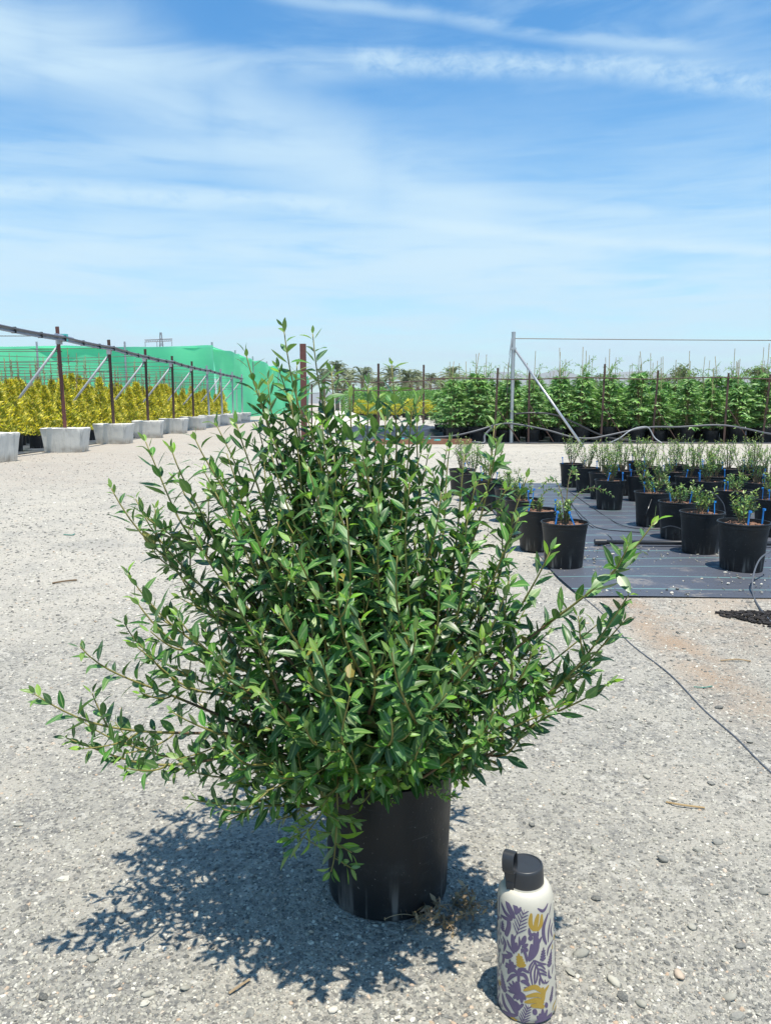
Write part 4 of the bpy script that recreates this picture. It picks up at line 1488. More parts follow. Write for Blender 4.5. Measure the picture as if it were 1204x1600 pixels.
r_ = np.random.default_rng(2024)
sil = [  # tips read off the photograph's outline: px, py, depth, leaves-from fraction
    (440, 500, 1.45), (486, 512, 1.50), (380, 540, 1.47), (612, 560, 1.45), (516, 572, 1.55), (546, 600, 1.40), (575, 592, 1.58), (590, 612, 1.5),
    (645, 632, 1.45), (332, 652, 1.52), (298, 672, 1.40), (222, 682, 1.46), (262, 692, 1.42), (365, 652, 1.38), (415, 585, 1.53), (705, 682, 1.50),
    (728, 700, 1.38), (775, 655, 1.46), (166, 756, 1.42), (206, 772, 1.52), (236, 812, 1.46), (192, 890, 1.38), (202, 930, 1.30), (200, 1002, 1.36),
    (186, 968, 1.48), (115, 1006, 1.24), (42, 1082, 1.2), (92, 1152, 1.2), (122, 1128, 1.36), (286, 1250, 1.28), (290, 1205, 1.34), (330, 1262, 1.24),
    (826, 738, 1.44), (815, 800, 1.36), (866, 852, 1.30), (1032, 806, 1.20), (990, 922, 1.22), (982, 966, 1.24), (962, 1062, 1.22), (946, 966, 1.32),
    (892, 1092, 1.22), (852, 1122, 1.26), (762, 1192, 1.36), (690, 760, 1.32), (652, 642, 1.5), (500, 652, 1.34), (562, 692, 1.32), (610, 668, 1.6),
    (452, 610, 1.40), (700, 770, 1.55), (746, 742, 1.36), (420, 700, 1.28), (480, 720, 1.24), (330, 760, 1.3), (380, 790, 1.24), (300, 830, 1.28),
    (640, 745, 1.26), (590, 770, 1.2), (540, 800, 1.18), (450, 830, 1.18), (740, 850, 1.24), (800, 900, 1.24), (350, 900, 1.2), (270, 960, 1.24),
    (620, 860, 1.14), (520, 880, 1.13), (690, 900, 1.15), (430, 950, 1.12), (760, 990, 1.16), (330, 1020, 1.15), (840, 1010, 1.2), (560, 960, 1.1),
    (650, 980, 1.08), (490, 1010, 1.08), (610, 1010, 1.05), (400, 1080, 1.1), (545, 1085, 1.06), (700, 1080, 1.08), (780, 1100, 1.14), (260, 1110, 1.2),
    (470, 1130, 1.1), (610, 1120, 1.06), (660, 1160, 1.12), (350, 1170, 1.16), (540, 1175, 1.12), (430, 1215, 1.17), (730, 1160, 1.18), (590, 1200, 1.2),
    (400, 600, 1.5), (432, 565, 1.48), (462, 562, 1.55), (505, 610, 1.5), (476, 640, 1.42), (530, 640, 1.5), (350, 700, 1.5), (560, 650, 1.45), (602, 640, 1.4),
    (630, 680, 1.55), (670, 700, 1.5), (400, 660, 1.55), (310, 722, 1.45), (272, 742, 1.5), (520, 700, 1.42), (450, 690, 1.5),
    (700, 560 + 130, 1.66), (330, 720, 1.66), (560, 720, 1.74), (440, 740, 1.76), (680, 800, 1.74), (250, 850, 1.64), (800, 850, 1.66), (380, 860, 1.8), (600, 860, 1.85),
]
leaves = []      # (matrix rows: origin, X, Y, Z axes, length, variant, material)
branches = []


def add_leaf(p, d, n, L, young):
    y = unit(d); z = n - y * np.dot(n, y); z = unit(z); x = np.cross(y, z)
    leaves.append((p, x, y, z, L, int(r_.integers(0, len(LV))), young))


def leafy(pts, f0, gap, size, fresh=False):
    """leaf pairs, opposite and crossed, along a shoot"""
    seg = np.linalg.norm(np.diff(pts, axis=0), axis=1)
    s = np.concatenate([[0], np.cumsum(seg)]); T = s[-1]
    a0 = r_.uniform(0, 6.28)
    pos = T
    k = 0
    while pos > f0 * T:
        x = np.interp(pos, s, np.arange(len(pts))); i = min(int(x), len(pts) - 2)
        p = pts[i] + (pts[i + 1] - pts[i]) * (x - i)
        t_ = unit(pts[i + 1] - pts[i])
        ref = np.array([0, 0, 1.]) if abs(t_[2]) < .85 else np.array([0, 1., 0])
        s1 = unit(np.cross(t_, ref)); s2 = np.cross(t_, s1)
        ang = a0 + k * math.pi / 2 + r_.normal() * .22
        fromtip = (T - pos)
        grow = min(1.0, .5 + fromtip / .07 * .5)
        for q in (0, 1):
            if r_.uniform() < .06 and k > 1: continue
            o_ = s1 * math.cos(ang + q * math.pi) + s2 * math.sin(ang + q * math.pi)
            op = (R(28) if k == 0 else R(44 + min(k, 5) * 3.5)) + r_.normal() * .24
            d = t_ * math.cos(op) + o_ * math.sin(op)
            d = d + np.array([0, 0, .10]) + r_.normal(size=3) * .14
            n = t_ * math.sin(op) - o_ * math.cos(op) + np.array([0, 0, .55]) + r_.normal(size=3) * .15
            L = size * grow * r_.uniform(.72, 1.22)
            u_ = r_.uniform()
            yg = 2 if (k <= 1 and u_ < .85) else (1 if (k <= 5 and u_ < .7) or u_ < .36 else 0)
            if fresh: yg = 2 if u_ < .7 else 1
            elif k > 5 and r_.uniform() < .02: yg = 3
            add_leaf(p + o_ * .002, d, n, L, yg)
        pos -= gap * r_.uniform(.8, 1.2) * (.55 if k == 0 else 1.0)
        k += 1


def branch(tip, f0=.35, side=7, size=.05, droop=0.0):
    tip = np.array(tuple(tip))
    base = np.array([PX + r_.normal() * .035, PY0 + r_.normal() * .035, POT_H - .02])
    d = tip - base
    d = d * (1 - .012 / np.linalg.norm(d)); tip = base + d      # the last leaves reach on past the stem's end
    hd = np.array([d[0], d[1], 0]); L = np.linalg.norm(d)
    up = np.array([0, 0, 1.])
    steep = d[2] / (L + 1e-6)
    c1 = base + d * .3 + up * (L * .05 + droop) + hd * .06 + r_.normal(size=3) * .02
    endt = unit(unit(d) + up * (.55 if droop == 0 else -.4) + r_.normal(size=3) * .12)
    c2 = tip - endt * L * .3
    pts = bezier(base, c1, c2, tip, 24)
    wv_ = np.sin(np.linspace(0, math.pi, 24))[:, None]
    ph_ = r_.uniform(0, 6.28, 3)
    pts = pts + wv_ * .012 * np.sin(np.linspace(0, r_.uniform(6, 11), 24)[:, None] + ph_)
    m_ = MB()
    rad = np.linspace(.0046, .0011, 24)
    m_.tube(pts[:15], rad[:15], 6, 0, cap=False)
    m_.tube(pts[14:], rad[14:], 6, 1)
    leafy(pts, f0, .0205, size)
    for q in range(side):
        j = int(r_.integers(8, 20)); p = pts[j]
        t_ = unit(pts[j + 1] - pts[j])
        o_ = unit(np.cross(t_, r_.normal(size=3)))
        l_ = L * r_.uniform(.13, .26) * (1.1 - j / 30)
        dd = unit(t_ * .75 + o_ * .75 + up * .3)
        e = p + dd * l_ + up * l_ * .12
        sp = bezier(p, p + (t_ * .4 + o_ * .6) * l_ * .4, e - dd * l_ * .3 - up * .01, e, 9)
        m_.tube(sp, np.linspace(.0019, .0010, 9), 5, 1)
        leafy(sp, .1, .019, size * .94)
    branches.append(m_)


for (px, py, Y) in sil:
    p = P(px, py, Y)
    far_ = math.hypot(p.x - PX, p.y - PY0) + .4 * max(0, p.z - .3)
    branch(p, f0=.33 if far_ > .35 else .25, side=4 if far_ > .3 else 5, size=.043 if py < 1100 else .040)

# fill: shoots through the crown's volume
for (px, py, Y) in ((455, 1248, 1.2), (502, 1258, 1.23), (545, 1238, 1.2), (622, 1236, 1.22), (690, 1216, 1.26), (722, 1222, 1.32), (400, 1240, 1.22), (378, 1264, 1.22),
                    (650, 1205, 1.16), (582, 1218, 1.17), (770, 1202, 1.3), (350, 1225, 1.3), (480, 1215, 1.15), (430, 1262, 1.26), (560, 1258, 1.3), (310, 1215, 1.4)):
    branch(P(px, py, Y), f0=.3, side=3, size=.044, droop=.12)
for k in range(24):
    a = r_.uniform(0, 6.28); z = r_.uniform(.4, .85)
    Rr = np.interp(z, [.33, .5, .65, .85, 1.0], [.36, .40, .36, .26, .12]) * math.sqrt(r_.uniform(.15, 1))
    branch((PX + Rr * math.cos(a), PY0 + Rr * .9 * math.sin(a), z), f0=.3, side=5, size=.042)

# two shoots hanging down over the rim on the left of the pot
for (pxs, Y) in (([(525, 1215), (527, 1262), (525, 1300), (522, 1340), (517, 1362)], 1.33), ([(500, 1225), (505, 1262), (492, 1285), (474, 1308), (455, 1332)], 1.30)):
    pts = smooth_path([np.array(P(x, y, Y - .012 * i)) for i, (x, y) in enumerate(pxs)], 5)
    m_ = MB(); m_.tube(pts, np.linspace(.0022, .001, len(pts)), 5, 1); branches.append(m_)
    leafy(pts, .0, .017, .052, True)
    for q in (6, 9, 12, 15):
        if q < len(pts) - 2:
            e = pts[q] + np.array([r_.choice((-.035, .03)), -.012, -.012]); sp = bezier(pts[q], pts[q] * .6 + e * .4, pts[q] * .3 + e * .7, e, 6)
            m_.tube(sp, .001, 5, 1); leafy(sp, .2, .014, .047, True)

for m_ in branches:
    b = m_.build('branch', ['bark', 'green_stem'], shrub, smooth=True)
    b.location = (-PX, -PY0, 0)

# the 300 leaves that show largest are single parts, the rest one mass
cen = np.array([l[0] + l[2] * l[4] * .5 for l in leaves])
rel = cen - np.array([0, 0, CAM_H])
zc = rel[:, 1] * CP - rel[:, 2] * SP
vv = -rel[:, 1] * SP - rel[:, 2] * CP
sx, sy = 602 + 1200 * rel[:, 0] / zc, 800 + 1200 * vv / zc
nrm = np.array([l[3] for l in leaves]); Ls = np.array([l[4] for l in leaves])
view = rel / np.linalg.norm(rel, axis=1)[:, None]
area = (Ls / zc) ** 2 * (np.abs((nrm * view).sum(1)) + .1)
cell = {}
for i in range(len(leaves)):
    key = (int(sx[i] // 13), int(sy[i] // 13))
    if key not in cell or zc[i] < zc[cell[key]]: cell[key] = i
cand = sorted(cell.values(), key=lambda i: -area[i])
single = set(cand[:300])
LM = ['leaf_mature', 'leaf_mid', 'leaf_young', 'leaf_old']
lmesh = {}
for v_ in range(len(LV)):
    for y_ in range(4):
        V, F = LV[v_]
        me = mesh_fast('leaf', V, F, [LM[y_]], smooth=True)
        rib_attr(me)
        lmesh[(v_, y_)] = me
Vs, Fs, Ms = [], [], []
nv = 0
for i, (p, x, y, z, L, v_, yg) in enumerate(leaves):
    if i in single:
        o = link('leaf', lmesh[(v_, yg)], shrub)
        A = np.stack([x, y, z], 1) * L
        o.matrix_basis = Matrix([[*A[0], p[0] - PX], [*A[1], p[1] - PY0], [*A[2], p[2]], [0, 0, 0, 1]])
    else:
        V, F = LV[v_]
        Vs.append(p + (V[:, :1] * x + V[:, 1:2] * y + V[:, 2:] * z) * L)
        Fs.append(F + nv); Ms.append(np.full(len(F), yg)); nv += len(V)
V = np.concatenate(Vs) - np.array([PX, PY0, 0])
me = mesh_fast('foliage', V, np.concatenate(Fs), LM, np.concatenate(Ms), smooth=True)
rib_attr(me)
o = link('foliage', me, shrub)
o['kind'] = 'stuff'
print('leaves', len(leaves))

# weeds growing at the rim: a grass tuft and a trailing sprig
Vs, Fs, nv = [], [], 0
tuft = P(672, 1222, 1.42)
for k in range(46):
    a = r_.uniform(0, 6.28); L = r_.uniform(.05, .11)
    b = np.array([tuft.x + r_.normal() * .02, tuft.y + r_.normal() * .012, POT_H - .02])
    o_ = np.array([math.cos(a), math.sin(a) - .5, 0])
    pts = bezier(b, b + np.array([0, 0, L * .6]), b + np.array([0, 0, L]) + o_ * L * .2, b + np.array([0, 0, L * .72]) + o_ * L * .55, 6)
    sd = unit(np.cross(pts[-1] - pts[0], (.2, 1, .1))) * .0016
    V = np.concatenate([pts - sd * np.linspace(1, .15, 6)[:, None], pts + sd * np.linspace(1, .15, 6)[:, None]])
    F = np.array([(i, i + 6, i + 7, i + 1) for i in range(5)])
    Vs.append(V); Fs.append(F + nv); nv += 12
o = link('grass_tuft', mesh_fast('grass_tuft', np.concatenate(Vs) - np.array([PX, PY0, 0]), np.concatenate(Fs), ['grass_blade']), shrub); o['kind'] = 'stuff'
for (pxs, Y, nm) in (([(560, 1222), (590, 1244), (612, 1252)], 1.345, 'weed_sprig'), ([(650, 1225), (680, 1240), (712, 1245)], 1.345, 'weed_sprig'), ([(690, 1212), (730, 1203), (762, 1196)], 1.36, 'weed_sprig')):
    pts = smooth_path([np.array(P(x, y, Y)) for x, y in pxs], 6)
    m_ = MB(); m_.tube(pts, .001, 4)
    me_ = m_.build(nm, 'nursery_stem', shrub); me_.location = (-PX, -PY0, 0)
    n = 70
    ii = r_.integers(0, len(pts), n)
    V, F = leaf_quads(pts[ii] + r_.normal(size=(n, 3)) * .002, r_.normal(size=(n, 3)) + np.array([.3, -.3, .2]), r_.normal(size=(n, 3)) + np.array([0, -.3, .6]), r_.uniform(.009, .016, n), r_.uniform(.003, .005, n))
    o = link('weed_leaves', mesh_fast('weed_leaves', V - np.array([PX, PY0, 0]), F, ['leaf_young']), shrub); o['kind'] = 'stuff'

# dead weed fallen at the foot of the pot
root = empty('dead_weed', tuple(G(690, 1440)))
tag(root, 'dry brown dead weed crumpled against the foot of the big pot', 'dead weed')
org = np.array(root.location)
m_ = MB(); Cs, Ds = [], []
for k in range(26):
    t0 = np.array(G(r_.uniform(640, 730), r_.uniform(1405, 1455), .005)); d = r_.normal(size=3) * .03; d[2] = abs(d[2]) * .6
    pts = bezier(t0, t0 + d * .5 + np.array([0, 0, .012]), t0 + d + np.array([0, 0, .012]), t0 + d * 1.5, 7)
    m_.tube(pts - org, .0009, 4)
    for q in range(12):
        i = r_.integers(0, 7); Cs.append(pts[i] - org); Ds.append(r_.normal(size=3))
m_.build('stalk', 'straw', root)['kind'] = 'stuff'
n = len(Cs)
V, F = leaf_quads(np.array(Cs), np.array(Ds), r_.normal(size=(n, 3)), r_.uniform(.01, .024, n), r_.uniform(.004, .009, n))
V[:, 2] = np.maximum(V[:, 2], .002)
o = link('dry_leaves', mesh_fast('dry_leaves', V, F, ['dry_leaf']), root); o['kind'] = 'stuff'

# ================================================================== THE BOTTLE
BX, BY = .238, 1.166
bottle = empty('water_bottle', (BX, BY, 0))
bottle.rotation_euler = (R(-.5), R(-2.2), R(0))
tag(bottle, 'cream water bottle with purple and mustard leaf print and black loop cap', 'bottle')
RB0, RB1, HS = .0495, .0455, .190           # radii at foot and shoulder, height of the straight wall


def body_r(h):
    if h <= HS: return RB0 + (RB1 - RB0) * max(0, h / HS)
    a = math.asin(min(1, (h - HS) / .030) ** (1 / 1.05))
    return .0315 + (RB1 - .0315) * math.cos(a) ** .85


m_ = MB()
prof = [(.040, .002), (.0445, .0), (.047, .002), (.0486, .006), (.0494, .012)]
for k in range(1, 13): prof.append((body_r(.012 + (HS - .012) * k / 12), .012 + (HS - .012) * k / 12))
for k in range(1, 13):
    a = k / 12 * math.pi / 2
    prof.append((.0315 + (RB1 - .0315) * math.cos(a) ** .85 if k < 12 else .0315, HS + .030 * math.sin(a) ** 1.05))
prof += [(.031, HS + .033), (.0, HS + .033)]
m_.lathe(prof, 96, cap1=False)
body = m_.build('body', 'bottle_cream', bottle, smooth=True, flat_over=60)
ZC = HS + .029
m_ = MB()
m_.lathe([(.0306, ZC), (.031, ZC + .002), (.0298, ZC + .029), (.0292, ZC + .0322), (.028, ZC + .0334), (.0265, ZC + .0334), (.0257, ZC + .0322), (.0, ZC + .0318)], 64, cap1=False)
cap_o = m_.build('cap', 'cap_plastic', bottle, smooth=True, flat_over=50)
# carry loop: a flat strap bent into a standing eye, joined to the cap's side by a neck
mb_ = MB()
ax = np.array([math.cos(R(-30)), math.sin(R(-30)), 0.0])        # through the eye
sd = np.array([-math.sin(R(-30)), math.cos(R(-30)), 0.0]) * -1.0
ctr = np.array([-.0265, -.0155, ZC + .0465])
lp = []
for k in range(36):
    a = k / 36 * 2 * math.pi
    ca, sa = math.cos(a), math.sin(a)
    lp.append((np.sign(ca) * abs(ca) ** .75 * .0122, np.sign(sa) * abs(sa) ** .8 * .0185))
lp = np.array(lp)
V, F = [], []
hw = .0095
for (sc_, off) in ((1, -hw), (1, hw), (.74, hw), (.74, -hw)):
    for (q, z_) in lp:
        s2 = sc_ if sc_ == 1 else 1
        qq = q * (1 if sc_ == 1 else .74); zz = z_ * (1 if sc_ == 1 else .85)
        V.append(ctr + ax * off + sd * qq + np.array([0, 0, zz]))
n = 36
for r0 in range(4):
    r1 = (r0 + 1) % 4
    for j in range(n):
        j2 = (j + 1) % n
        F.append((r0 * n + j, r0 * n + j2, r1 * n + j2, r1 * n + j))
mb_.raw(V, F)
# neck plate
cn = np.array([-.0265, -.0170, ZC + .0])
for (z0, z1, w0, w1, o0, o1) in ((-.006, .014, .0055, .0075, .0, .0), (.014, .032, .0075, .0095, .0, -.002)):
    c0_ = cn + np.array([0, 0, z0]) - sd * o0; c1_ = cn + np.array([0, 0, z1]) - sd * o1
    V = []
    for (c_, w_) in ((c0_, w0), (c1_, w1)):
        for s1, s2 in ((-1, -1), (1, -1), (1, 1), (-1, 1)):
            V.append(c_ + ax * s1 * w_ + sd * s2 * .0035)
    mb_.raw(V, [(0, 1, 2, 3), (7, 6, 5, 4), (0, 4, 5, 1), (1, 5, 6, 2), (2, 6, 7, 3), (3, 7, 4, 0)])
lo = mb_.build('loop_handle', 'cap_plastic', cap_o, smooth=True, flat_over=35)
bv = lo.modifiers.new('bevel', 'BEVEL'); bv.width = .0008; bv.segments = 2; bv.limit_method = 'ANGLE'

# printed leaf shapes: strokes laid on the wall of the bottle. Units: mm around (0 = facing the camera) and mm up.
class Print:
    occ = np.zeros((330, 200), bool)

    def __init__(s): s.mb = MB(); s.k = 0

    def stroke(s, pts, wid):
        pts = np.asarray(pts, float); n = len(pts)
        tg = np.gradient(pts, axis=0); tg /= np.linalg.norm(tg, axis=1)[:, None] + 1e-9
        nn = np.stack([-tg[:, 1], tg[:, 0]], 1)
        wid = np.asarray(wid, float)[:, None] * .5
        rows = [pts + nn * wid, pts + nn * wid * .33, pts - nn * wid * .33, pts - nn * wid]
        off = .00022 + (s.k % 30) * .000009; s.k += 1
        for rw in (rows[0], rows[1], pts, rows[2], rows[3]):
            for f_ in (0, .5):
                q_ = rw[:-1] * (1 - f_) + rw[1:] * f_
                Print.occ[np.round(q_[:, 0]).astype(int) % 311, np.clip(np.round(q_[:, 1]).astype(int), 0, 199)] = True
        V = []
        for rw in rows:
            for (x, y) in rw:
                h = max(.004, min(HS + .014, y / 1000)); rr = body_r(h) + off
                th = (x / 1000) / RB0
                V.append((rr * math.sin(th), -rr * math.cos(th), h))
        F = []
        for q in range(3):
            for i in range(n - 1):
                F.append((q * n + i, (q + 1) * n + i, (q + 1) * n + i + 1, q * n + i + 1))
        s.mb.raw(V, F)


def curve2(a, b, bend, n=12):
    a = np.array(a, float); b = np.array(b, float); d = b - a
    nn = np.array([-d[1], d[0]])
    c = (a + b) / 2 + nn * bend
    t = np.linspace(0, 1, n)[:, None]
    return (1 - t) ** 2 * a + 2 * (1 - t) * t * c + t * t * b


def petal(p, a, b, bend, w_, sharp=1.0):
    t = np.linspace(0, 1, 12)
    p.stroke(curve2(a, b, bend), np.sin(np.pi * np.clip(t, .02, .98)) ** sharp * w_ * 1.25 + .15)


def fern(p, a, b, bend, nb, bl, bw=1.6):
    c = curve2(a, b, bend, 20)
    p.stroke(c, np.linspace(1.6, .7, 20))
    for k in range(nb):
        i = 2 + int(16 * k / nb); t = unit(c[min(i + 1, 19)] - c[i - 1]); nn = np.array([-t[1], t[0]])
        for s_ in (-1, 1):
            l_ = bl * (1.05 - .6 * k / nb)
            petal(p, c[i], c[i] + (t * .8 + nn * s_ * .75) * l_, -.12 * s_, bw, .7)


def lobed(p, a, b, w_, n=4):
    c = curve2(a, b, .06, 16)
    p.stroke(c, np.linspace(w_ * .55, w_ * .25, 16))
    for k in range(n):
        i = 2 + int(12 * k / n); t = unit(c[i + 1] - c[i - 1]); nn = np.array([-t[1], t[0]])
        for s_ in (-1, 1):
            l_ = w_ * (.95 - .15 * k)
            q = c[i] + (t * .35 + nn * s_) * l_
            tt = np.linspace(0, 1, 8)
            p.stroke(curve2(c[i], q, 0, 8), w_ * .5 * np.array([.8, .8, .85, .9, .95, .9, .7, .25]))


def fan(p, o_, ang, spread, n, l_, w_):
    w_ *= .92
    for k in range(n):
        a = R(ang + spread * (k / (n - 1) - .5))
        d = np.array([math.cos(a), math.sin(a)])
        tt = np.linspace(0, 1, 10)
        p.stroke(curve2(o_, np.array(o_) + d * l_ * (1 - .15 * abs(k / (n - 1) - .5)), .05 * (k - n / 2) / n, 10), w_ * np.array([.25, .4, .55, .7, .85, .95, 1, .98, .8, .3]))


def coral(p, a, b, bend, arms, w_):
    c = curve2(a, b, bend, 16)
    p.stroke(c, np.linspace(w_ * 1.2, w_ * .7, 16))
    for (f, s_, l_) in arms:
        i = int(f * 14); t = unit(c[i + 1] - c[i]); nn = np.array([-t[1], t[0]])
        q = c[i] + (t * .8 + nn * s_ * .7) * l_
        tt = np.linspace(0, 1, 8)
        p.stroke(curve2(c[i], q, -.2 * s_, 8), w_ * np.array([.9, .85, .8, .8, .8, .8, .75, .3]))


def banana(p, base, ang, l_, w_, n=3):
    """broad leaf cut into long slips"""
    for k in range(n):
        f = (k - (n - 1) / 2)
        a = R(ang + f * 19)
        d = np.array([math.cos(a), math.sin(a)]); nn = np.array([-d[1], d[0]])
        p.stroke(curve2(np.array(base) + nn * f * w_ * .12, np.array(base) + d * l_ * (1 - .1 * abs(f)) + nn * f * w_ * .2, .1 * f, 12),
                 w_ * .74 * np.array([.12, .35, .55, .72, .85, .95, 1, .98, .9, .72, .45, .1]))


_pu, _ye = Print(), Print()
Bm = bottle.rotation_euler.to_matrix().transposed()


def wall(px, py):
    """where a line of sight through the photograph meets the bottle's wall: mm around, mm up"""
    o_ = Bm @ Vector((-BX, -BY, CAM_H)); d = Bm @ ray(px, py)
    a = d.x ** 2 + d.y ** 2; b = o_.x * d.x + o_.y * d.y; c = o_.x ** 2 + o_.y ** 2 - .0475 ** 2
    t_ = (-b - math.sqrt(max(0.0, b * b - a * c))) / a
    p = o_ + d * t_
    return math.atan2(p.x, -p.y) * RB0 * 1000, p.z * 1000


K = .148      # mm for each unit of the tracing


def tr(pts, up=0):
    return np.array([wall(760 + x / 8.6, (1440 if not up else 1300) + y / 8.6) for (x, y) in pts])


def slip(p, pts, w_, up=0, shape=.6):
    c = tr(pts, up)
    if len(c) == 2: c = np.array([c[0] + (c[1] - c[0]) * f for f in np.linspace(0, 1, 9)])
    else: c = smooth_path([(*q, 0) for q in c], 6)[:, :2]
    n = len(c); f = np.linspace(.03, .97, n)
    prof_ = np.sin(np.pi * f) ** shape if shape > 0 else np.minimum(1, np.minimum(f, 1 - f) * 9 + .25)
    p.stroke(c, prof_ * w_ * K + .12)


def tlobed(p, a, b, w_, n=4):
    c = tr([a, b]); d = c[1] - c[0]; t_ = unit(d); nn = np.array([-t_[1], t_[0]])
    p.stroke(np.array([c[0] + d * f for f in np.linspace(0, 1, 8)]), np.linspace(.5, .25, 8) * w_ * K)
    for k in range(n):
        q = c[0] + d * (.08 + .8 * k / n)
        for s_ in (-1, 1):
            e = q + (t_ * .45 + nn * s_) * w_ * K * (.62 - .07 * k)
            p.stroke(np.array([q + (e - q) * f for f in np.linspace(0, 1, 6)]), w_ * K * np.array([.3, .32, .34, .36, .3, .1]))


def tfern(p, a, b, nb, ll, lr, w_=15, angl=.75):
    c = tr([a, b]); d = c[1] - c[0]; t_ = unit(d); nn = np.array([-t_[1], t_[0]])
    p.stroke(np.array([c[0] + d * f for f in np.linspace(0, 1, 8)]), np.linspace(1.7, .7, 8))
    for k in range(nb):
        q = c[0] + d * (.06 + .9 * k / nb)
        for s_, l_ in ((1, ll), (-1, lr)):
            e = q + (t_ * angl + nn * s_ * .66) * l_ * K * (1.05 - .5 * k / nb)
            m2 = (q + e) / 2 + t_ * l_ * K * .1
            pts = np.array([(1 - f) ** 2 * q + 2 * f * (1 - f) * m2 + f * f * e for f in np.linspace(0, 1, 8)])
            p.stroke(pts, w_ * K * .95 * np.array([.5, .8, 1, 1, .95, .85, .6, .15]))


def front(pu, ye):
    # shoulder row
    slip(pu, [(372, 1175), (305, 1060), (232, 905)], 78, 1); slip(pu, [(345, 1170), (240, 1090), (178, 950)], 50, 1); slip(pu, [(340, 1185), (250, 1170), (175, 1115)], 44, 1)
    slip(pu, [(385, 1120), (388, 1050), (345, 975)], 62, 1); slip(pu, [(395, 1105), (430, 1070), (455, 1025)], 34, 1)
    slip(pu, [(150, 830), (152, 1000), (150, 1120)], 22, 1)
    slip(pu, [(690, 1040), (770, 1068), (842, 965)], 34, 1); slip(pu, [(880, 960), (862, 1050), (850, 1120)], 18, 1)
    tfern(pu, (395, 188), (505, -150), 6, 120, 130)
    # left column
    tlobed(pu, (205, 130), (205, -10), 62, 4); slip(pu, [(290, -5), (285, 90), (245, 190)], 62, 0, 0)
    slip(pu, [(208, 195), (245, 300), (222, 405)], 40); slip(pu, [(175, 0), (165, 120), (178, 240)], 14)
    # mustard tulip
    slip(ye, [(640, 135), (590, 40), (600, -100)], 52, 0, .45); slip(ye, [(655, 138), (670, 20), (700, -95)], 56, 0, .45); slip(ye, [(680, 135), (735, 40), (748, -92)], 52, 0, .45)
    slip(pu, [(565, 95), (590, 185), (655, 158)], 40); slip(pu, [(555, 235), (620, 225)], 58); slip(pu, [(690, 140), (690, 210)], 24, 0, 0)
    # tall stripes at the right
    slip(pu, [(835, -110), (775, 60), (770, 200), (805, 310)], 48, 0, .45); slip(pu, [(868, -40), (838, 120), (828, 280)], 30, 0, .45); slip(pu, [(890, 20), (868, 120), (885, 205)], 32, 0, .45)
    # branching corals
    slip(pu, [(652, 165), (668, 300), (640, 420), (553, 525)], 82, 0, .35); slip(pu, [(602, 305), (600, 380), (560, 520)], 46, 0, .4); slip(pu, [(745, 205), (715, 260), (690, 330)], 30)
    slip(pu, [(338, 175), (350, 300), (358, 432)], 54, 0, .4); slip(pu, [(268, 245), (300, 330), (352, 410)], 34, 0, .4); slip(pu, [(398, 285), (385, 350), (362, 415)], 38, 0, .4); slip(pu, [(385, 190), (360, 250)], 22)
    slip(pu, [(432, 205), (437, 320), (385, 415)], 30); slip(pu, [(518, 195), (495, 260), (462, 318)], 56); slip(pu, [(555, 305), (515, 330), (468, 350)], 40)
    slip(pu, [(455, 365), (470, 400), (462, 425)], 20); slip(pu, [(472, 362), (520, 440), (540, 545)], 34); slip(pu, [(500, 360), (555, 400)], 46)
    for k in range(4): slip(pu, [(250 + 18 * k, 385 + 10 * k), (310 + 10 * k, 452 - 4 * k)], 18)
    slip(pu, [(205, 430), (225, 480), (215, 565)], 44, 0, .4); slip(pu, [(215, 455), (270, 470), (345, 452)], 52, 0, .5)
    for e in ((250, 600), (255, 560), (310, 508), (352, 545), (398, 598), (290, 620)): slip(pu, [(322, 598), e], 40, 0, .4)
    tlobed(ye, (470, 625), (425, 430), 92, 4)
    # star palm
    slip(pu, [(420, 705), (360, 645), (310, 650), (285, 700)], 60); slip(pu, [(415, 710), (340, 730), (272, 808)], 40); slip(pu, [(420, 705), (470, 640), (575, 690)], 44)
    slip(pu, [(420, 712), (500, 715), (558, 800)], 46); slip(pu, [(425, 690), (428, 750), (430, 805)], 34, 0, 0); slip(pu, [(410, 690), (440, 640), (530, 632)], 30)
    # large open fern
    slip(pu, [(625, 518), (670, 600), (745, 825)], 20, 0, 0)
    for q in ([(630, 525), (580, 600), (560, 680)], [(645, 545), (590, 680), (612, 850)], [(662, 575), (640, 700), (640, 835)], [(685, 640), (672, 760), (650, 830)], [(640, 520), (720, 560), (800, 572)],
              [(668, 585), (730, 590), (785, 640)], [(682, 630), (740, 650), (802, 690)], [(700, 690), (750, 700), (805, 722)], [(715, 740), (705, 800), (708, 850)], [(725, 760), (745, 800), (770, 830)]):
        slip(pu, q, 22, 0, .35)
    tlobed(pu, (752, 530), (765, 350), 66, 4); tlobed(pu, (835, 610), (870, 370), 76, 5); slip(pu, [(895, 235), (835, 350), (812, 460)], 32); slip(pu, [(828, 640), (832, 730), (862, 752)], 32)
    slip(pu, [(885, 570), (880, 640), (870, 700)], 20); slip(pu, [(775, 775), (790, 820), (830, 790)], 22); slip(ye, [(885, 300), (880, 370)], 24)
    tlobed(pu, (245, 945), (200, 655), 90, 6)
    # cut fan and its drooping half
    for e in ((300, 820), (285, 870), (290, 925), (345, 790), (395, 800)): slip(pu, [(445, 955), ((445 + e[0]) / 2 - 8, (955 + e[1]) / 2), e], 44, 0, .5)
    for e in ((360, 1025), (405, 1045), (470, 1085), (520, 1045)): slip(pu, [(430, 930), ((430 + e[0]) / 2 + 14, (930 + e[1]) / 2), e], 48, 0, .5)
    slip(pu, [(412, 800), (430, 880), (440, 950)], 44, 0, 0); slip(pu, [(455, 800), (520, 810), (580, 870)], 52); slip(pu, [(500, 880), (545, 890), (580, 875)], 26)
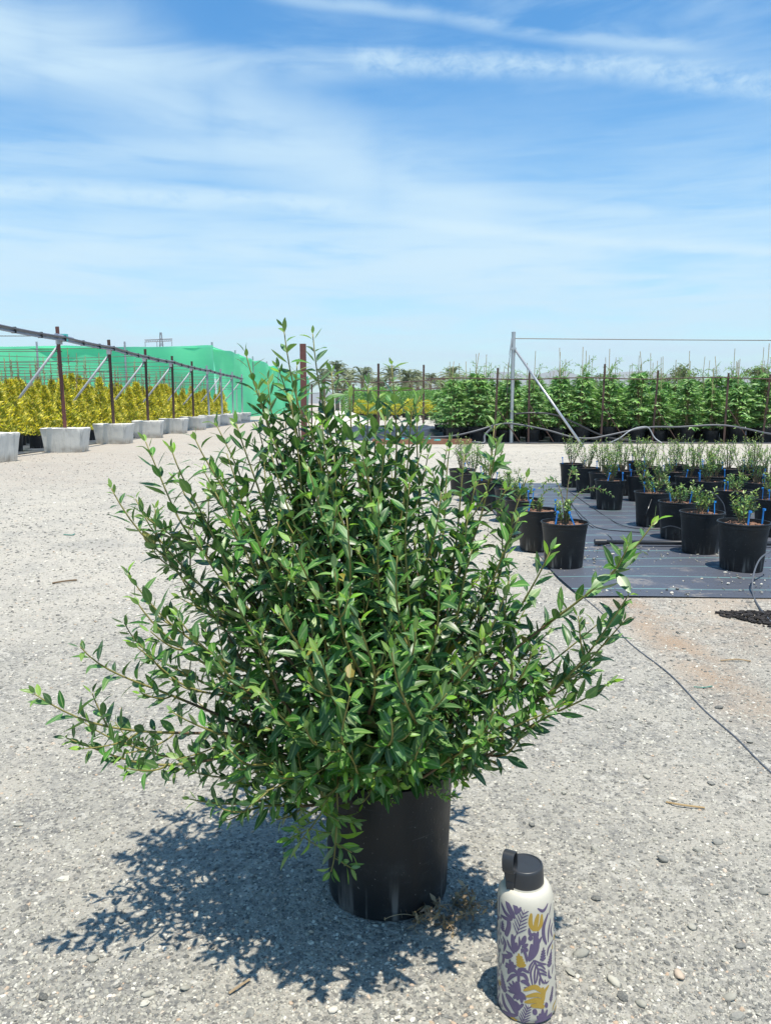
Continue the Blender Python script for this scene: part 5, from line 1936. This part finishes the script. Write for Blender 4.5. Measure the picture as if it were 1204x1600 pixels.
    # mustard leaf with slips
    slip(ye, [(742, 945), (640, 875), (490, 920)], 58); slip(ye, [(752, 1010), (660, 975), (520, 1000)], 52); slip(ye, [(762, 1085), (660, 1050), (505, 1075)], 62); slip(ye, [(765, 1140), (690, 1120), (585, 1120)], 60, 0, .4)
    slip(ye, [(760, 1060), (770, 940), (828, 845)], 40); slip(ye, [(742, 880), (745, 960), (750, 1050)], 44, 0, 0)
    tfern(pu, (845, 1090), (880, 860), 8, 60, 40, 11); slip(ye, [(915, 1040), (885, 1110), (868, 1190)], 24); slip(ye, [(925, 1100), (905, 1160), (895, 1200)], 22)
    slip(pu, [(782, 1080), (800, 1145)], 46); slip(pu, [(635, 1165), (640, 1200), (655, 1240)], 54, 0, .4)
    # foot row
    slip(pu, [(415, 1240), (345, 1080), (262, 960)], 92, 0, .5); slip(pu, [(335, 1225), (245, 1100), (218, 960)], 58); slip(pu, [(425, 1250), (300, 1235), (192, 1175)], 50)
    slip(pu, [(425, 1185), (425, 1130), (385, 1060)], 54); slip(pu, [(440, 1160), (470, 1120), (495, 1098)], 34)
    tfern(pu, (475, 1372), (560, 1115), 6, 95, 95, 15)
    slip(pu, [(640, 1345), (740, 1330), (862, 1255)], 58, 0, .4)
    for e in ((668, 1255), (700, 1225), (740, 1165), (800, 1170), (862, 1215)): slip(pu, [(745, 1330), ((745 + e[0]) / 2, (1330 + e[1]) / 2 + 8), e], 46, 0, .45)
    tlobed(ye, (372, 1345), (372, 1275), 70, 2)
    slip(pu, [(185, 960), (165, 1060), (180, 1150)], 24); slip(pu, [(190, 600), (160, 520), (172, 430)], 18)


class Turn:
    """the same print carried on around the back"""
    def __init__(s, p, dx): s.p = p; s.dx = dx

    def stroke(s, pts, wid):
        pts = np.asarray(pts, float).copy(); pts[:, 0] += s.dx
        s.p.stroke(pts, wid)


for dx in (0.0, 155.5):
    front(Turn(_pu, dx), Turn(_ye, dx))
# small slips and seeds fill what is left bare, as in the pattern
rp = np.random.default_rng(31)


def free(x, y, r0):
    xs = (np.arange(int(x - r0), int(x + r0) + 1)) % 311; ys_ = np.clip(np.arange(int(y - r0), int(y + r0) + 1), 0, 199)
    return not Print.occ[np.ix_(xs, ys_)].any()


for tries in range(5000):
    x, y = rp.uniform(-155, 155), rp.uniform(8, 170)
    big_ = tries < 2500
    if abs(abs((x + 311) % 155.5 - 77.7) - 0) > 22: continue      # only the two bare strips between the repeats
    r0 = 4.2 if big_ else 2.6
    if not free(x, y, r0): continue
    a = R(rp.uniform(50, 130)); l_ = r0 * 1.15
    d = np.array([math.cos(a), math.sin(a)]) * l_
    pr = _ye if (big_ and rp.uniform() < .1) else _pu
    if big_ and rp.uniform() < .5:
        nn = np.array([-d[1], d[0]]) * .35
        petal(pr, (x - d[0], y - d[1]), (x + d[0] + nn[0], y + d[1] + nn[1]), .2, 2.6, .7)
        petal(pr, (x - d[0] - nn[0], y - d[1] - nn[1]), (x + d[0] - nn[0] * 1.6, y + d[1] - nn[1] * 1.6), -.2, 2.6, .7)
    else:
        petal(pr, (x - d[0], y - d[1]), (x + d[0], y + d[1]), rp.uniform(-.25, .25), r0 * .95, .8)
_pu.mb.build('purple_print', 'print_purple', body)
_ye.mb.build('mustard_print', 'print_mustard', body)

# ================================================================== GRAVEL AND SMALL THINGS
peb = []
for k in range(5):
    r2 = np.random.default_rng(500 + k)
    m_ = MB()
    n, rings = 7, 4
    V = [(0, 0, -.6)]
    for i in range(1, rings):
        ph_ = math.pi * i / rings
        for j in range(n):
            a = j * 2 * math.pi / n
            q = 1 + r2.normal() * .14
            V.append((math.sin(ph_) * math.cos(a) * q, math.sin(ph_) * math.sin(a) * q * .78, -math.cos(ph_) * .6 * q))
    V.append((0, 0, .6))
    F = [(0, 1 + (j + 1) % n, 1 + j) for j in range(n)]
    for i in range(rings - 2):
        for j in range(n):
            F.append((1 + i * n + j, 1 + i * n + (j + 1) % n, 1 + (i + 1) * n + (j + 1) % n, 1 + (i + 1) * n + j))
    last = len(V) - 1
    F += [(1 + (rings - 2) * n + j, 1 + (rings - 2) * n + (j + 1) % n, last) for j in range(n)]
    m_.raw(V, F)
    peb.append(m_.mesh('stone', 'pebble', k % 2 == 0))
pcol = bpy.data.collections.new('pebble_kinds')
for k, me in enumerate(peb):
    pcol.objects.link(bpy.data.objects.new('pebble_kind', me))


def gravel_points(name, n, y0, y1, smin, smax, half, label, seed, power=1.0, xlim=None, zoff=0.0):
    r2 = np.random.default_rng(seed)
    u = r2.uniform(0, 1, n)
    Y = y0 * (y1 / y0) ** (u ** 1.25)          # thins out with distance
    X = r2.uniform(-1, 1, n) * (half * Y)
    if xlim is not None:
        X = r2.uniform(xlim[0], xlim[1], n); Y = r2.uniform(y0, y1, n)
    else:
        keep = ~((X > .98) & (Y > 3.83) & (Y < 9.7))
        keep &= ((X - PX) ** 2 + (Y - PY0) ** 2 > .123 ** 2) & ((X - BX) ** 2 + (Y - BY) ** 2 > .051 ** 2)
        X, Y = X[keep], Y[keep]
    n = len(X)
    # clusters: stones gather where the fines have washed out
    s = smin * (smax / smin) ** (r2.uniform(0, 1, n) ** 3.0)
    s = s * np.clip(Y / 1.7, 1, 4) ** .75
    flat = r2.uniform(.55, 1.0, n)
    co = np.stack([X, Y, s * flat * r2.uniform(-.42, .1, n) + zoff + (s * .35 if zoff else 0)], 1)
    me = bpy.data.meshes.new(name)
    me.vertices.add(n); me.vertices.foreach_set('co', co.astype(np.float32).ravel())
    a = me.attributes.new('scl', 'FLOAT_VECTOR', 'POINT')
    a.data.foreach_set('vector', np.stack([s * r2.uniform(.8, 1.3, n), s * r2.uniform(.8, 1.2, n), s * flat], 1).astype(np.float32).ravel())
    a = me.attributes.new('rot', 'FLOAT_VECTOR', 'POINT')
    a.data.foreach_set('vector', np.stack([r2.normal(size=n) * .25, r2.normal(size=n) * .25, r2.uniform(0, 6.28, n)], 1).astype(np.float32).ravel())
    ob = link(name, me)
    tag(ob, label, kind='stuff')
    ng = bpy.data.node_groups.new(name, 'GeometryNodeTree')
    ng.interface.new_socket('Geometry', in_out='INPUT', socket_type='NodeSocketGeometry')
    ng.interface.new_socket('Geometry', in_out='OUTPUT', socket_type='NodeSocketGeometry')
    gi = ng.nodes.new('NodeGroupInput'); go = ng.nodes.new('NodeGroupOutput')
    ci = ng.nodes.new('GeometryNodeCollectionInfo'); ci.inputs[0].default_value = pcol; ci.inputs[1].default_value = True; ci.inputs[2].default_value = True
    ip = ng.nodes.new('GeometryNodeInstanceOnPoints'); ip.inputs['Pick Instance'].default_value = True
    na = ng.nodes.new('GeometryNodeInputNamedAttribute'); na.data_type = 'FLOAT_VECTOR'; na.inputs[0].default_value = 'scl'
    nb = ng.nodes.new('GeometryNodeInputNamedAttribute'); nb.data_type = 'FLOAT_VECTOR'; nb.inputs[0].default_value = 'rot'
    er = ng.nodes.new('FunctionNodeEulerToRotation')
    ng.links.new(gi.outputs[0], ip.inputs['Points'])
    ng.links.new(ci.outputs[0], ip.inputs['Instance'])
    ng.links.new(nb.outputs[0], er.inputs[0]); ng.links.new(er.outputs[0], ip.inputs['Rotation'])
    ng.links.new(na.outputs[0], ip.inputs['Scale'])
    ng.links.new(ip.outputs[0], go.inputs[0])
    md = ob.modifiers.new('scatter', 'NODES'); md.node_group = ng
    return ob


gravel_points('gravel', 210000, .95, 16.0, .0014, .006, .66, 'grey and cream gravel strewn over the yard', 1)
gravel_points('gravel', 700, 3.88, 5.4, .002, .006, 0, 'pale gravel bits strewn over the front of the ground cloth', 3, xlim=(1.02, 3.2), zoff=.013)

# the larger single stones of the yard
r2 = np.random.default_rng(600)
spots = [(1100, 800), (962, 1143), (1123, 1106), (945, 1140), (1160, 1000)]
big = [(1122, 1107, .015), (951, 1137, .012), (1010, 1215, .012), (990, 1122, .012), (906, 1432 + 60, .013), (958, 1535, .014), (972, 1560, .011), (1035, 1345, .016),
       (1090, 1330, .012), (1060, 1525, .014), (1138, 1560, .013), (1150, 1590, .012), (1120, 1318, .011), (100, 1375, .012), (145, 1500, .013), (232, 1555, .011), (226, 1570, .009),
       (68, 1560, .011), (30, 1290, .011), (330, 1480, .009), (1180, 1312, .011), (930, 1405, .011), (1155, 1480, .010), (1110, 1225, .012), (1190, 1395, .013), (1000, 1570, .012), (890, 1520, .010), (1080, 1450, .011), (40, 1420, .009), (190, 1440, .009),
       (1050, 1250, .011), (880, 1240, .010), (830, 1290, .010), (930, 1330, .012), (1170, 1160, .012), (760, 1500, .009), (610, 1545, .010), (520, 1580, .010), (390, 1585, .010), (290, 1545, .010)]
for k, (px, py, s_) in enumerate(big):
    o = link('stone', peb[k % 5], ground)
    g = G(px, py)
    o.location = (g.x, g.y, s_ * .22)
    o.scale = (s_ * r2.uniform(.9, 1.3), s_ * r2.uniform(.8, 1.1), s_ * r2.uniform(.6, .85))
    o.rotation_euler = (r2.normal() * .2, r2.normal() * .2, r2.uniform(0, 6.28))

# twigs, scraps


def twig(pxs, rr, label, mm='straw'):
    pts = [np.array(G(x, y, rr + .002 + z)) for (x, y, z) in pxs]
    c = pts[0].copy(); c[2] = 0
    root = empty('twig', tuple(c)); tag(root, label, 'twig')
    m_ = MB(); m_.tube(smooth_path([p - c for p in pts], 5), rr, 5); m_.build('twig_stem', mm, root)


twig([(358, 1552, 0), (372, 1542, .003), (390, 1530, .001)], .0022, 'short pale broken twig on the gravel at the lower left')
twig([(82, 911, 0), (100, 908, .004), (120, 906, 0)], .005, 'thin dark twig lying on the pale track at the left', 'bark')
twig([(1125, 1032, 0), (1150, 1030, .004), (1172, 1033, 0)], .003, 'thin dry stalk on the gravel below the ground cloth')
twig([(1040, 1253, 0), (1062, 1257, .003), (1100, 1262, 0)], .0025, 'reddish dry stalk on the gravel right of the bottle', 'dry_cane')
twig([(100, 835, 0), (112, 836, .002), (117, 834, 0)], .004, 'small green plastic scrap on the pale track', 'green_scrap')
twig([(1083, 1073, 0), (1098, 1074, .002), (1112, 1072, 0)], .002, 'small green string scrap beside the half buried cable', 'green_scrap')

# small dark crumbs in an uneven patch at the right frame edge
pc = G(1192, 966)
root = empty('dark_crumb_patch', (pc.x, pc.y, 0)); tag(root, 'dark crumbs strewn on the gravel at the right frame edge', 'peat')
r2 = np.random.default_rng(9)
m_ = MB()
for q in range(300):
    a = r2.uniform(0, 6.28); rr = math.sqrt(r2.uniform()) * (1 + .25 * math.sin(a * 3)); s_ = r2.uniform(.004, .013)
    rot = Matrix.Rotation(r2.uniform(0, 3), 3, 'Z') @ Matrix.Rotation(r2.uniform(-.6, .6), 3, 'X')
    m_.box((.17 * rr * math.cos(a), .13 * rr * math.sin(a), s_ * .4 + .012 * max(0, 1 - rr)), (s_ * 2.2, s_ * 1.2, s_ * .7), mtx=rot)
m_.build('dark_crumbs', 'dark_soil', root)['kind'] = 'stuff'

SC.cycles.max_bounces = 6
SC.cycles.diffuse_bounces = 3
SC.cycles.glossy_bounces = 2
SC.cycles.transmission_bounces = 3
SC.cycles.volume_bounces = 0
SC.cycles.use_denoising = True
